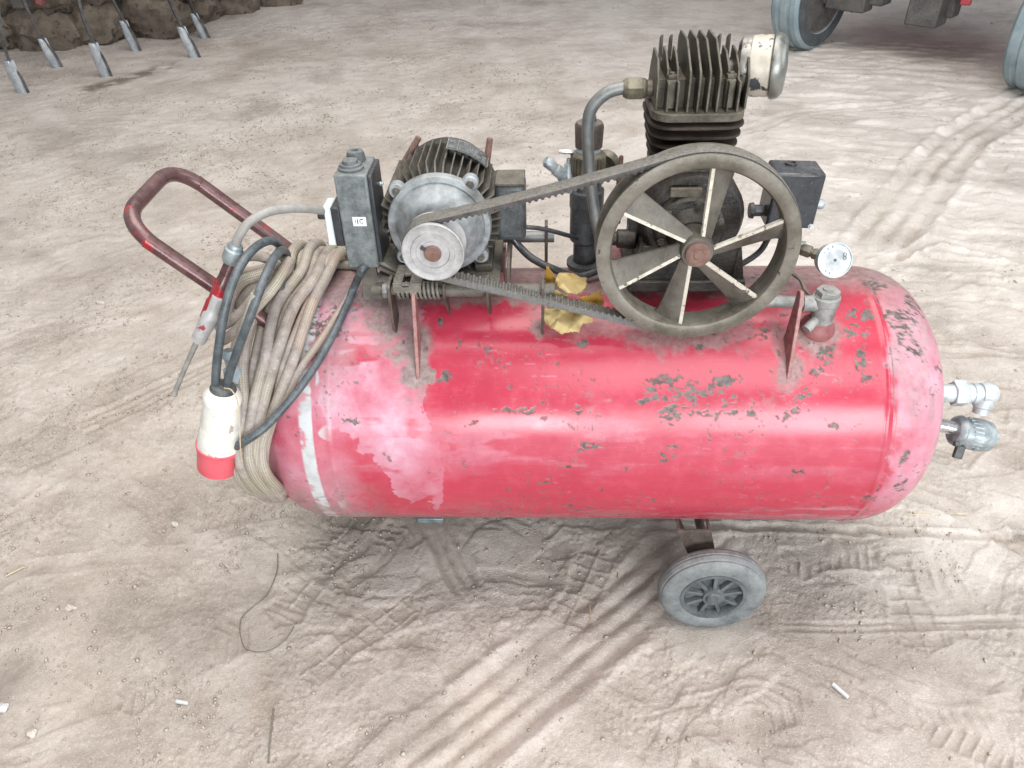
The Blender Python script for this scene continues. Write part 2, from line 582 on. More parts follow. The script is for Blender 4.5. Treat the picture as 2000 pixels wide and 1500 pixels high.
def ground_mat():
    m, nt, b = new_mat('powdery_dirt_floor')
    pale, brown, dark, _ = attr(nt, 'soil')
    g = nd(nt, 'ShaderNodeNewGeometry')
    pos = g.outputs['Position']
    n1 = noise(nt, pos, 60, 8, .75)
    n2 = noise(nt, pos, 230, 5, .74)
    n3 = noise(nt, pos, 5, 6, .65)
    base = mixc(nt, ramp(nt, n1, .3, .7), (.485, .425, .37), (.635, .57, .51))
    base = mixc(nt, pale, base, mixc(nt, ramp(nt, n3, .35, .65), (.71, .67, .63), (.65, .605, .56)))
    base = mixc(nt, brown, base, mixc(nt, ramp(nt, n1, .35, .65), (.34, .265, .20), (.45, .37, .29)))
    n4 = noise(nt, pos, 2.6, 6, .7)
    grit = math_(nt, 'ADD', .22, math_(nt, 'MULTIPLY', ramp(nt, math_(nt, 'SUBTRACT', n4, math_(nt, 'MULTIPLY', pale, .06)), .38, .64), .6))
    base = mixc(nt, math_(nt, 'MULTIPLY', math_(nt, 'MULTIPLY', ramp(nt, n2, .57, .70), .55), grit), base, (.68, .63, .56))
    base = mixc(nt, math_(nt, 'MULTIPLY', math_(nt, 'MULTIPLY', ramp(nt, n2, .44, .28), .55), grit), base, (.20, .15, .11))
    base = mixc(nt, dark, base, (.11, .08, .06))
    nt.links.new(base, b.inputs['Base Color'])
    b.inputs['Roughness'].default_value = .95
    b.inputs['Specular IOR Level'].default_value = .2
    bp = nd(nt, 'ShaderNodeBump')
    bp.inputs['Strength'].default_value = .95
    bp.inputs['Distance'].default_value = .006
    gg_ = math_(nt, 'ADD', .25, math_(nt, 'MULTIPLY', grit, .95))
    nt.links.new(math_(nt, 'ADD', math_(nt, 'MULTIPLY', n1, .65), math_(nt, 'MULTIPLY', n2, gg_)), bp.inputs['Height'])
    nt.links.new(bp.outputs[0], b.inputs['Normal'])
    return m


# ------------------------------------------------------------------ ground: one sheet, finer near the compressor
def gp(*pts):
    return [tuple(P(x, y, z=0)[:2]) for x, y in pts]


def ground_height(X, Y):
    big = (fbm(X * 1.3, Y * 1.3, 3, 1) - .5) * .012
    wx, wy = X + .08 * fbm(X * 6, Y * 6, 2, 5), Y + .08 * fbm(X * 6 + 9, Y * 6, 2, 6)
    mid = (fbm(wx * 9, wy * 11, 4, 2, .55) - .5) * .008
    gran = (fbm(X * 42, Y * 42, 4, 3, .66) - .5) * .0032
    crumb = sstep(.54, .66, fbm(X * 150, Y * 150, 2, 4, .6)) * .0017 * sstep(.35, .6, fbm(X * 5, Y * 5, 3, 14))
    h = big + mid + gran + crumb
    # thin scuffs, some along and some across the view
    for k, (ang, sd) in enumerate(((.1, 8), (.9, 9), (-.6, 10))):
        a, b = wx * math.cos(ang) + wy * math.sin(ang), -wx * math.sin(ang) + wy * math.cos(ang)
        sc = fbm(a * 7, b * 30, 3, sd)
        h += sstep(.50, .535, sc) * .0026 * sstep(.48, .6, fbm(X * 3, Y * 3, 2, 90 + k))
    # rippled powder on the right behind the machine
    rm = sstep(.9, 1.5, X) * sstep(.0, .6, Y) * (1 - sstep(4.0, 5.0, Y))
    rip = fbm(wx * 4.5, (wy + .22 * X) * 17, 4, 11)
    h += rm * (sstep(.46, .60, rip) * .011)
    # soft footfalls
    return h


def stamp_track(h, X, Y, pts, width, ribs, depth, rim=.004, wob=0.0):
    d, s, run, L = seg_dist(X, Y, pts)
    s = s + wob * (fbm(run * 5, run * 0 + 3, 2, 21) - .5)
    half = width / 2
    inside = 1 - sstep(half * .92, half * 1.02, np.abs(s))
    prof = -depth + depth * .85 * (0.5 + .5 * np.cos(2 * np.pi * ribs * (s / width + .5))) ** .7
    edge = rim * np.exp(-((np.abs(s) - half * 1.12) / (half * .14)) ** 2)
    endf = sstep(0, .08, run) * sstep(0, .08, L - run)
    wear = .45 + .9 * sstep(.35, .6, fbm(X * 7, Y * 7, 2, 31))
    return h * (1 - .55 * inside * endf) + endf * ((inside * prof * wear + edge * wear) * (.55 + .9 * fbm(X * 25, Y * 25, 3, 33)))


def stamp_foot(h, X, Y, c, ang, length=.29, depth=.0026, kind=0, seed=0):
    """a partly rubbed-out sole print; kind picks the sole pattern"""
    wob = (fbm(X * 18, Y * 18, 2, 140 + seed) - .5) * .014
    ca, sa = math.cos(ang), math.sin(ang)
    u = (X - c[0]) * ca + (Y - c[1]) * sa + wob
    v = -(X - c[0]) * sa + (Y - c[1]) * ca + wob * .7
    wid = (.046 - .010 * np.cos((u / length) * 2 * np.pi + .6)) * (1 - sstep(.40, .5, np.abs(u) / length) * .9)
    q = np.abs(v) / np.maximum(wid, 1e-4)
    ins = (1 - sstep(.85, 1.1, q)) * (np.abs(u) < length * .52)
    if kind == 0:
        rr = np.hypot(u - length * .28, v)
        lines = np.where(rr < .036, sstep(.2, .8, np.cos(rr * 2 * np.pi / .018)), sstep(.40, .46, np.abs(((u * 30) % 1) - .5)))
    elif kind == 1:
        lines = sstep(.33, .45, np.abs((((u + .5 * np.abs(v)) * 42) % 1) - .5))
    else:
        lines = np.maximum(sstep(.41, .46, np.abs(((u * 26) % 1) - .5)), sstep(.42, .47, np.abs(((v * 22) % 1) - .5)))
    k = 1.6 * sstep(.44, .62, fbm(X * 11 + seed, Y * 11, 3, 41 + seed))
    edge = np.exp(-((q - 1.12) / .16) ** 2) * (np.abs(u) < length * .53)
    return h * (1 - .35 * ins * np.minimum(k, 1)) + k * (ins * (-depth + lines * depth) + edge * .0012)


def build_ground():
    rows, cols = 1000, 770
    y0, y1 = -1.0, 7.0
    t = np.linspace(0, 1, rows)
    d0, d1 = y0 + 1.75, y1 + 1.75
    ys = d0 * (d1 / d0) ** t - 1.75
    ys = np.concatenate([[-30, -12, -5, -2.2, -1.4], ys, [8, 10, 14, 22, 40]])
    s = np.linspace(-1, 1, cols)
    s = np.concatenate([[-40, -12, -4, -2, -1.35], s, [1.35, 2, 4, 12, 40]])
    S, Yg = np.meshgrid(s, ys)
    W = np.clip(.80 * (Yg + 1.75) + .10, .62, 8.0)
    X = S * W
    Y = Yg + 0.0
    core = (np.abs(S) <= 1.0) & (Yg >= y0) & (Yg <= y1)
    h = ground_height(X, Y)
    h = stamp_track(h, X, Y, gp((1420, 1030), (1290, 1130), (1080, 1300), (880, 1450), (700, 1590)), .165, 4, .0060, .005, .010)
    h = stamp_track(h, X, Y, gp((2100, 150), (2000, 200), (1885, 270), (1835, 320), (1770, 410), (1705, 500)), .24, 3, .013, .008, .012)
    h = stamp_track(h, X, Y, gp((1470, 1222), (1650, 1224), (2000, 1216), (2100, 1213)), .030, 2, .006, .003, .004)
    h = stamp_track(h, X, Y, gp((1240, 1030), (1500, 1030), (1800, 1042), (2000, 1052), (2100, 1058)), .030, 1, .012, .010, .006)
    h = stamp_track(h, X, Y, gp((850, 1015), (880, 1085), (925, 1170)), .075, 3, .006, .003, .006)
    h = stamp_track(h, X, Y, gp((1440, 262), (1560, 222), (1750, 208), (1880, 185)), .10, 2, .006, .004, .03)
    h = stamp_track(h, X, Y, gp((130, 850), (300, 770), (470, 690)), .09, 3, .005, .002, .01)
    h = stamp_track(h, X, Y, gp((1700, 520), (1830, 470), (2050, 520)), .06, 1, .012, .009, .03)
    h = stamp_track(h, X, Y, gp((1760, 960), (1880, 1000), (2060, 1120)), .05, 1, .010, .010, .02)
    h = stamp_track(h, X, Y, gp((1820, 1040), (1850, 1130), (1880, 1190)), .055, 2, .004, .003, .005)
    h = stamp_track(h, X, Y, gp((0, 1120), (180, 1090), (400, 1080)), .05, 1, .003, .002, .02)
    for n_, (px, py, px2, py2, k) in enumerate(((560, 1190, 640, 1085, 0), (690, 1130, 790, 1040, 1), (630, 1290, 760, 1195, 2), (410, 1010, 520, 985, 1), (560, 1150, 720, 1230, 2), (1120, 1190, 1165, 1090, 2), (1560, 1100, 1680, 1075, 1), (1750, 1130, 1790, 1220, 2), (1850, 900, 1960, 830, 1), (1450, 1420, 1560, 1360, 1), (1790, 1410, 1880, 1430, 1), (300, 1330, 420, 1260, 1))):
        a, b = gp((px, py), (px2, py2))
        h = stamp_foot(h, X, Y, ((a[0] + b[0]) / 2, (a[1] + b[1]) / 2), math.atan2(b[1] - a[1], b[0] - a[0]), .24 + .02 * (n_ % 3), .0022, k, n_)
    # hollow and heap marks near the rock wall
    h += .05 * sstep(4.6, 6.3, Y) * sstep(-1.2, -2.6, X)
    # flat where the machine stands on it
    h = np.where(core, h, 0)
    for cx, cy, r in ((.346, -.235, .09), (.346, .235, .09), (-.27, .08, .08)):
        h = h * sstep(r * .6, r * 1.4, np.hypot(X - cx, Y - cy))
    # colour of the soil, with the brighter right side painted in
    big = fbm(X * .9, Y * .9, 4, 51)
    med = fbm(X * 4, Y * 5, 4, 52)
    sm = fbm(X * 22, Y * 26, 3, 53)
    right = sstep(-.7, 1.0, X - .25 * np.clip(Y, 0, 2))  # pale powder plus the stronger light on this side, put into the colour
    far = sstep(.6, 2.4, Y)
    pale = np.clip(.12 + .62 * right + .45 * far + 1.0 * (med - .5) + .9 * (big - .5) + .5 * (sm - .5), 0, 1)
    pale = np.clip(pale + h * 16, 0, 1)
    brown = .75 * np.clip(sstep(.52, .70, med * .55 + big * .25 + sm * .2 - .16 * right - .04) * .75 - h * 25, 0, 1) * (1 - .4 * far)
    dark = sstep(.60, .74, fbm(X * 3 + 40, Y * 4, 4, 57)) * .18
    # darker patch in the lower left corner, broken dark strip near the wall foot
    cx, cy = gp((10, 1330))[0]
    dark = np.maximum(dark, .5 * np.exp(-(((X - cx) / .05) ** 2 + ((Y - cy) / .07) ** 2)))
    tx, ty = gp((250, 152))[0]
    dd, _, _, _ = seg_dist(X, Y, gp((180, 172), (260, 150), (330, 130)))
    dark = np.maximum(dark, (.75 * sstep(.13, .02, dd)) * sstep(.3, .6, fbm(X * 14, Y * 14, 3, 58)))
    n, k = X.shape
    vs = np.stack([X, Y, h], -1).reshape(-1, 3)
    idx = np.arange(n * k).reshape(n, k)
    f = np.stack([idx[:-1, :-1], idx[:-1, 1:], idx[1:, 1:], idx[1:, :-1]], -1).reshape(-1, 4)
    me = bpy.data.meshes.new('ground')
    me.vertices.add(n * k)
    me.vertices.foreach_set('co', vs.ravel().astype(np.float32))
    me.loops.add(f.size)
    me.loops.foreach_set('vertex_index', f.ravel().astype(np.int32))
    me.polygons.add(len(f))
    me.polygons.foreach_set('loop_start', (np.arange(len(f)) * 4).astype(np.int32))
    me.polygons.foreach_set('use_smooth', np.ones(len(f), bool))
    me.update(calc_edges=True)
    ca = me.color_attributes.new('soil', 'FLOAT_COLOR', 'POINT')
    ca.data.foreach_set('color', np.stack([pale, brown, dark, np.ones_like(pale)], -1).reshape(-1, 4).ravel().astype(np.float32))
    me.materials.append(ground_mat())
    o = bpy.data.objects.new('ground', me)
    COL.objects.link(o)
    o['kind'] = 'structure'
    return X, Y, h, ys, W[:, 0], s


GX, GY, GH, gys, gW, gs = build_ground()


def gz(x, y):
    i = int(np.clip(np.searchsorted(gys, y), 0, len(gys) - 1))
    j = int(np.clip(np.searchsorted(gs, x / gW[i]), 0, len(gs) - 1))
    return float(GH[i, j])


# ------------------------------------------------------------------ the compressor
AC = thing('air_compressor', 'old red belt-driven air compressor with a worn tank and bent tube handle', 'air compressor', (0.1, 0, 0))


def build_tank():
    xl0, ll, xr0, lr = -.400, .172, .590, .150

    def rad(x):
        r = np.full(x.shape, TR)
        t = np.clip((xl0 - x) / ll, 0, 1)
        r = np.where(x < xl0, TR * np.maximum(1 - t ** 2.25, 0) ** (1 / 2.25), r)
        t = np.clip((x - xr0) / lr, 0, 1)
        r = np.where(x > xr0, TR * np.maximum(1 - t ** 2.25, 0) ** (1 / 2.25), r)
        return r
    q = np.linspace(0, 1, 60)
    dl = xl0 - ll * np.sin(q[::-1] * np.pi / 2)
    dr = xr0 + lr * np.sin(q * np.pi / 2)
    xs = np.concatenate([dl, np.linspace(xl0, xr0, 520)[1:-1], dr])
    th = np.concatenate([np.linspace(-48, 132, 330), np.linspace(132, 312, 70)[1:-1]])
    th = np.radians(th)
    Xg, Tg = np.meshgrid(xs, th, indexing='ij')
    r = rad(Xg)
    # weld beads: one ring near each head, one dent-soft barrel
    for xw in (.578,):
        r = r + .0022 * np.exp(-((Xg - xw - .002 * (fbm(Tg * 6, Tg * 0, 2, 3) - .5)) / .004) ** 2)
        r = r - .0016 * np.exp(-((Xg - xw - .009) / .003) ** 2)
    r = r + .0008 * np.exp(-((Xg + .370) / .004) ** 2)
    r = r + (fbm(Xg * 5, Tg * 2, 2, 9) - .5) * .0022
    Yg = -r * np.cos(Tg)
    Zg = TZ + r * np.sin(Tg)
    S = Tg * TR      # arc length coordinate

    def xs_(pts):
        out = []
        for px, py in pts:
            c = cyl(px, py)
            out.append((c.x, math.atan2(c.z - TZ, -c.y) * TR))
        return out
    nz = fbm(Xg * 60, S * 60, 4, 61)
    nb = fbm(Xg * 14, S * 14, 4, 62)
    nl = fbm(Xg * 9, S * 45, 4, 63)      # horizontal streaks
    nv = fbm(Xg * 50, S * 8, 4, 64)      # vertical streaks
    fz = fbm(Xg * 200, S * 200, 2, 65)
    wx = Xg + (nb - .5) * .034 + (nz - .5) * .020 + (fz - .5) * .006
    ws = S + (nz - .5) * .020 + (nb - .5) * .026 + (fz - .5) * .006
    # faded pink overspray at the left, ending in a torn edge
    poly = xs_([(640, 560), (700, 530), (800, 525), (822, 620), (818, 700), (826, 760), (815, 800), (835, 850), (868, 880), (862, 930), (860, 985), (845, 1000), (835, 970), (800, 985), (770, 960), (755, 930), (735, 905), (700, 880), (690, 850), (640, 830), (625, 700)])
    pk = in_poly(wx, ws, poly).astype(float)
    fade = pk * np.clip(.58 + .5 * (sstep(.3, .7, nb) - .5) + .35 * (nz - .5), 0, .95)
    centre = xs_([(770, 850)])[0]
    fade = np.maximum(fade, pk * np.exp(-(((Xg - centre[0]) / .075) ** 2 + ((S - centre[1]) / .11) ** 2)) * .98)
    halo = in_poly(wx * 1.0 - .004, ws + .004, poly).astype(float)
    fade = np.maximum(fade, .30 * halo * sstep(.42, .6, nb))
    # scratches of red showing inside the pink
    fade = fade * (1 - .9 * sstep(.62, .70, nl) * sstep(.3, .6, nb))
    # left shell and head: dull dusty pink
    lm = sstep(-.30, -.37, Xg)
    fade = np.maximum(fade, lm * np.clip(.25 + .9 * (nb - .3), 0, .62))
    # right head: dusty pink with red spots
    rm = sstep(.575, .60, wx + (nz - .5) * .02)
    fade = np.maximum(fade, rm * np.clip(.55 + .9 * (nb - .42), .1, .85) * sstep(-.16, .06, S + (nb - .5) * .1))
    # paler band along the middle of the barrel and pale underside scuffs
    fade = np.maximum(fade, (.10 + .25 * sstep(.45, .68, nl)) * np.exp(-((S - .07) / .06) ** 2))
    fade = np.maximum(fade, .55 * sstep(.50, .72, nl) * sstep(-.03, -.12, S) * sstep(.2, .45, Xg))
    fine_scr = sstep(.74, .78, fbm(Xg * 30 + S * 12, S * 260 + Xg * 40 * (nb - .5), 3, 71)) * sstep(.5, .65, nb)
    fade = np.maximum(fade, .30 * fine_scr)
    # chips to bare grey metal
    chip = np.zeros_like(Xg)

    def blob(px, py, rx, ry, dens):
        (cx, cs), = xs_([(px, py)])
        g = np.exp(-(((wx - cx) / rx) ** 2 + ((ws - cs) / ry) ** 2))
        q = chipn * np.clip(g * 1.7, 0, 1)
        return sstep(.735 - .105 * dens, .755 - .105 * dens, q)
    chipn = .28 + .80 * (.45 * fbm(Xg * 55, S * 100, 4, 66, .6) + .55 * fbm(Xg * 130, S * 210, 4, 69, .65))
    for b in ((1320, 760, .080, .030, .25), (1390, 790, .07, .035, .15), (1400, 750, .03, .012, 1), (1270, 785, .03, .008, 1), (1290, 748, .03, .007, 1.1), (1310, 815, .035, .02, .7), (1160, 865, .02, .012, .7), (1305, 885, .025, .014, .8), (1160, 865, .022, .01, 1), (1540, 810, .008, .01, 1.2), (1560, 790, .007, .02, 1), (1575, 765, .012, .008, 1), (1585, 760, .014, .01, 1), (1630, 832, .012, .008, 1.2), (1475, 800, .01, .01, 1),
              (1655, 615, .016, .014, .8), (1690, 620, .012, .02, .7), (1660, 650, .02, .012, .5), (1690, 700, .012, .03, .7), (1700, 730, .012, .02, .7), (1685, 655, .01, .008, 1.2), (1750, 620, .03, .03, .6), (1775, 640, .02, .05, .7), (1790, 590, .02, .05, .6), (1800, 680, .012, .02, 1), (1545, 930, .02, .015, .4),
              (1010, 800, .04, .012, .6), (1140, 790, .012, .01, 1), (1030, 795, .03, .006, .6), (905, 910, .006, .01, 1), (910, 835, .012, .004, 1), (690, 820, .022, .005, 1.1), (870, 735, .016, .010, .95), (852, 632, .012, .008, 1.2), (1350, 685, .018, .006, 1), (1140, 670, .010, .01, 1), (1420, 560, .05, .01, .5), (1600, 720, .01, .01, .8), (1480, 660, .02, .01, .9), (1500, 640, .012, .01, 1), (1700, 970, .02, .03, .5), (1770, 950, .02, .02, .8), (1760, 900, .008, .02, .9), (1120, 905, .01, .006, 1), (990, 958, .008, .006, 1.1), (1070, 940, .02, .004, 1), (1700, 560, .03, .02, .6), (645, 640, .04, .03, .45), (640, 610, .03, .03, .5), (1620, 690, .02, .02, .5)):
        chip = np.maximum(chip, blob(*b))
    spk = sstep(.765, .79, fz) * sstep(.5, .66, nb)
    chip = np.maximum(chip, spk * .8)
    pit = sstep(.80, .815, fbm(Xg * 75, S * 75, 2, 67)) * sstep(.40, .6, fbm(Xg * 8, S * 8, 2, 68))
    chip = np.maximum(chip, pit * .85)
    # vertical weld seam line with rust at mid barrel
    (sx, _), = xs_([(1030, 900)])
    chip = np.maximum(chip, .7 * (np.abs(Xg - sx - .001 * nv) < .0012) * sstep(.4, .6, fbm(S * 40, S * 0 + 1, 2, 70)) * (S < .02))
    chip = np.maximum(chip, .8 * (np.abs(Xg - .586 - .003 * (nb - .5)) < .0011) * sstep(.42, .55, fbm(S * 25, S * 0 + 5, 2, 72)))
    chip = np.maximum(chip, .55 * (np.abs(nl - .62) < .006) * sstep(.0, -.06, S) * sstep(.45, .6, nb))
    # grease and grime under the machinery and beside the gussets
    dirt = np.zeros_like(Xg)

    def grime(px, py, rx, ry, a, hard=.25):
        (cx, cs), = xs_([(px, py)])
        g = np.exp(-(((wx - cx) / rx) ** 2 + ((ws - cs) / ry) ** 2))
        return a * sstep(.35 - hard, .35 + hard, g + (nz - .5) * .5)
    for b in ((760, 600, .05, .07, .9), (740, 570, .12, .05, .8), (810, 700, .022, .065, .95), (775, 690, .018, .02, .9), (825, 735, .02, .02, .95, .08), (1545, 720, .025, .03, .8), (1590, 655, .04, .03, .9), (1530, 670, .02, .05, .55), (930, 575, .14, .03, .8), (1200, 560, .3, .03, .85), (1330, 655, .10, .035, .75), (1180, 640, .08, .02, .5), (1420, 640, .06, .03, .6), (1060, 640, .012, .02, .8), (680, 545, .16, .04, .75), (1500, 540, .2, .025, .5), (1700, 560, .05, .04, .5), (1780, 600, .05, .08, .45), (1790, 700, .03, .09, .35), (640, 680, .05, .07, .35)):
        dirt = np.maximum(dirt, grime(*b))
    dirt = np.maximum(dirt, .85 * sstep(.31, .40, S + (nb - .5) * .08))         # settled dirt along the crown
    low = sstep(-.05, -.20, S + (nb - .5) * .12)
    dirt = np.maximum(dirt, .55 * low * sstep(.42, .62, nl))
    dirt = np.maximum(dirt, .85 * sstep(-.26, -.36, wx) * sstep(.06, -.12, S + (nb - .5) * .2) * sstep(.36, .58, nb * .6 + nz * .4))
    dirt = np.maximum(dirt, .45 * rm * sstep(.45, .62, nv) * sstep(.4, .6, nb))
    dirt = np.maximum(dirt, .35 * sstep(.66, .8, nb * .5 + nz * .5))
    # brushed pale band round the left end of the shell
    stripe = sstep(-.421, -.419, Xg + (nz - .5) * .003) * sstep(-.397, -.399, Xg + (nz - .5) * .003)
    stripe = stripe * (1 - .75 * sstep(.60, .68, nz)) * (1 - .45 * sstep(-.02, -.14, S + (nb - .5) * .1))
    stripe = np.maximum(stripe, .85 * sstep(.70, .72, fbm(Xg * 30, S * 22, 2, 75)) * sstep(-.36, -.39, Xg) * (Xg > -.39))
    n, k = Xg.shape
    vs = np.stack([Xg - .1, Yg, Zg - TZ], -1).reshape(-1, 3)
    idx = np.arange(n * k).reshape(n, k)
    f = np.stack([idx[:-1, :-1], idx[:-1, 1:], idx[1:, 1:], idx[1:, :-1]], -1)
    last = np.stack([idx[:-1, -1], idx[:-1, 0], idx[1:, 0], idx[1:, -1]], -1)
    # theta wraps at -48 == 312
    f = f.reshape(-1, 4)[:, ::-1]
    me = bpy.data.meshes.new('tank')
    me.vertices.add(n * k)
    me.vertices.foreach_set('co', vs.ravel().astype(np.float32))
    f = np.concatenate([f, last.reshape(-1, 4)[:, ::-1]])
    me.loops.add(f.size)
    me.loops.foreach_set('vertex_index', f.ravel().astype(np.int32))
    me.polygons.add(len(f))
    me.polygons.foreach_set('loop_start', (np.arange(len(f)) * 4).astype(np.int32))
    me.polygons.foreach_set('use_smooth', np.ones(len(f), bool))
    me.update(calc_edges=True)
    ca = me.color_attributes.new('wear', 'FLOAT_COLOR', 'POINT')
    ca.data.foreach_set('color', np.clip(np.stack([fade, chip, dirt, stripe], -1), 0, 1).reshape(-1, 4).ravel().astype(np.float32))
    me.materials.append(tank_mat())
    o = bpy.data.objects.new('tank', me)
    WLOC[o.name] = Vector((.1, 0, TZ))
    finish(o, AC)
    return o


TANK = build_tank()


def hexa(mb, o, axis, R, h, up=None):
    return mb.lathe([(0, R * .93), (h * .12, R), (h * .88, R), (h, R * .93)], o, axis, 6, up)


def bolt(mb, o, axis, R=.006, h=.005):
    hexa(mb, o, axis, R, h)
    mb.lathe([(h, R * .55), (h + .003, R * .5)], o, axis, 10)
    return mb


YV = Vector((0, 1, 0))
FRONT = (0, -1, 0)

# handle ----------------------------------------------------------------
hw = .115
hp = []


def fillet(a, b, c, r, n=8):
    a, b, c = Vector(a), Vector(b), Vector(c)
    p, q = b + (a - b).normalized() * r, b + (c - b).normalized() * r
    return [(p * (1 - t) ** 2 + b * 2 * t * (1 - t) + q * t * t) for t in [i / n for i in range(n + 1)]]


f0, f1 = Vector((-.425, -hw, .612)), Vector((-.676, -hw, .853))
r1, r0 = Vector((-.676, hw, .858)), Vector((-.425, hw, .617))
pts = [f0] + fillet(f0, f1, r1, .070) + fillet(f1, r1, r0, .070) + [r0]
mb = MB().tube([p for p in smooth_path(pts, 4)], .0130, 18)
part('handle', mb, M['handle'], AC)

# wheels ----------------------------------------------------------------
def wheel(yf, sgn):
    """yf: outer face, sgn -1 faces the camera"""
    c = Vector((.338, yf, .1075))
    ax = Vector((0, -sgn, 0))      # from outer face inward
    t = MB().ring([(.004, .064), (.0, .070), (.0, .090), (.003, .098), (.007, .1015), (.010, .1005), (.012, .104), (.019, .1065), (.022, .1055), (.025, .107), (.028, .1058), (.031, .1065), (.038, .104), (.042, .098), (.044, .090), (.044, .070), (.036, .064)], c, ax, 64)
    w = part('wheel', t, M['rubber'], AC)
    d = MB()
    d.ring([(.002, .058), (.0015, .065), (.034, .065), (.034, .058), (.016, .054)], c, ax, 48)
    d.lathe([(.018, .058), (.017, .02)], c, ax, 40)
    part('rim', d, M['rubber_dark'], w)
    sp = MB()
    for k in range(9):
        a = 2 * math.pi * (k + .25) / 9
        e = Vector((math.cos(a), 0, math.sin(a)))
        sp.bar(c + ax * .0105 + e * .016, c + ax * .0125 + e * .058, .0075, .012, side=YV)
    part('rim_spokes', sp, M['rubber_dark'], w, bevel=.0012)
    h = MB().lathe([(-.004, .0), (-.004, .0135), (-.002, .015), (.0, .0152), (.0, .021), (.004, .022), (.02, .022)], c, ax, 32)
    part('hub_cap', h, M['rubber_dark'], w)
    return w


wheel(-.262, -1)
wheel(.262, 1)
ax_ = MB().tube([(.343, -.25, .1075), (.343, .25, .1075)], .010, 16)
part('axle', ax_, M['rust_dark'], AC)
for s in (-1, 1):
    b = MB()
    y = s * .195
    b.prism([(.262, y, .235), (.328, y, .235), (.362, y, .10), (.350, y, .088), (.330, y, .088), (.318, y, .10)], (0, .006 * s, 0))
    b.prism([(.322, y, .235), (.328, y, .235), (.362, y, .10), (.356, y, .10)], (0, -.05 * s, 0))
    b.prism([(.262, y, .235), (.268, y, .235), (.324, y, .10), (.318, y, .10)], (0, -.05 * s, 0))
    part('axle_bracket', b, M['rust_dark'], AC, bevel=.0008)
b = MB().box((-.27, .09, .1), (.05, .04, .19))
b.box((-.268, .075, .008), (.062, .09, .014))
part('foot', b, M['zinc_dark'], AC, bevel=.002)

# motor ------------------------------------------------------------------
MX, MZ = -.171, .8155
mo = MB().lathe([(-.050, .083), (.075, .083), (.078, .090), (.10, .090), (.122, .085), (.128, .06)], (MX, 0, MZ), YV, 64)
motor = part('motor', mo, M['grime'], AC)
nf = 44
for k in range(nf):
    a = 2 * math.pi * k / nf + .02
    if -115 < math.degrees(math.atan2(math.sin(a), math.cos(a))) < -65:
        continue
    e = Vector((math.cos(a), 0, math.sin(a)))
    tg = Vector((-math.sin(a), 0, math.cos(a)))
    c = Vector((MX, 0, MZ))
    top = .1005 + .0015 * math.sin(k * 2.3)
    pf = [(-.047, .081), (-.036, top), (.066, top), (.074, .081)]
    fb = MB()
    vs, n = [], 4
    for sgn in (-1, 1):
        for yy, rr in pf:
            th = .0017 if rr < .09 else .0011
            vs.append(c + YV * yy + e * rr + tg * (th * sgn))
    fb.add(vs, [(3, 2, 1, 0), (4, 5, 6, 7), (0, 1, 5, 4), (1, 2, 6, 5), (2, 3, 7, 6), (3, 0, 4, 7)])
    part('cooling_fin', fb, M['alu'], motor, flat=True)
es = MB().lathe([(.0, .086), (-.012, .0865), (-.016, .0845), (-.0175, .0765), (-.016, .0735), (-.019, .071), (-.030, .060), (-.040, .046), (-.046, .030), (-.050, .022), (-.055, .021)], (MX, -.045, MZ), YV, 64)
for a in (52, 138, 222, 318):
    e = Vector((math.cos(R_(a)), 0, math.sin(R_(a))))
    q = Vector((MX, -.045, MZ)) + e * .0865
    es.lathe([(.004, .0135), (-.0095, .0130), (-.0115, .0115)], q + e * .002, YV, 20)
    es.bar(q - e * .02 + Vector((0, -.0035, 0)), q + e * .002 + Vector((0, -.0035, 0)), .027, .012, side=YV)
part('end_shield', es, M['alu_pale'], motor, angle=32)
bm_ = MB()
for a in (52, 138, 222, 318):
    e = Vector((math.cos(R_(a)), 0, math.sin(R_(a))))
    bb = MB()
    bolt(bb, Vector((MX, -.056, MZ)) + e * .0885, FRONT, .0072, .0045)
    part('shield_bolt', bb, M['alu'], motor)
pu = MB().lathe([(-.157, .0), (-.157, .019), (-.1555, .0195), (-.1555, .026), (-.158, .027), (-.1585, .034), (-.156, .035), (-.156, .0455), (-.1575, .0475), (-.1565, .0492), (-.152, .0492), (-.145, .037), (-.125, .037), (-.117, .0492), (-.113, .0492), (-.111, .045), (-.109, .022), (-.095, .021)], (MX, 0, MZ), YV, 64)
pul = part('pulley', pu, M['pulley'], motor)
sh = MB().lathe([(-.1605, 0), (-.1605, .0015), (-.162, .002), (-.1625, .0125), (-.161, .0135), (-.15, .0135)], (MX, 0, MZ), YV, 28)
part('shaft_end', sh, M['rust'], motor)
ky = MB().box((MX - .0145, -.158, MZ + .009), (.007, .004, .006), Matrix.Rotation(.6, 3, 'Y'))
part('shaft_key', ky, M['ink'], motor)
# terminal box on the right flank of the motor
tb = MB().box((-.0545, .012, .8155), (.052, .060, .102))
part('terminal_box', tb, M['dark_paint'], motor, bevel=.009)
tl = MB().box((-.0545, .012, .868), (.050, .062, .006))
part('terminal_box_lid', tl, M['alu'], motor, bevel=.002)
# nameplate bent over the fins, upper right
np_c, np_n = Vector((MX, 0, MZ)), []
npl, let = MB(), MB()
A0, A1 = 84, 42


def arc(a, r, y):
    return Vector((MX + r * math.cos(R_(a)), y, MZ + r * math.sin(R_(a))))


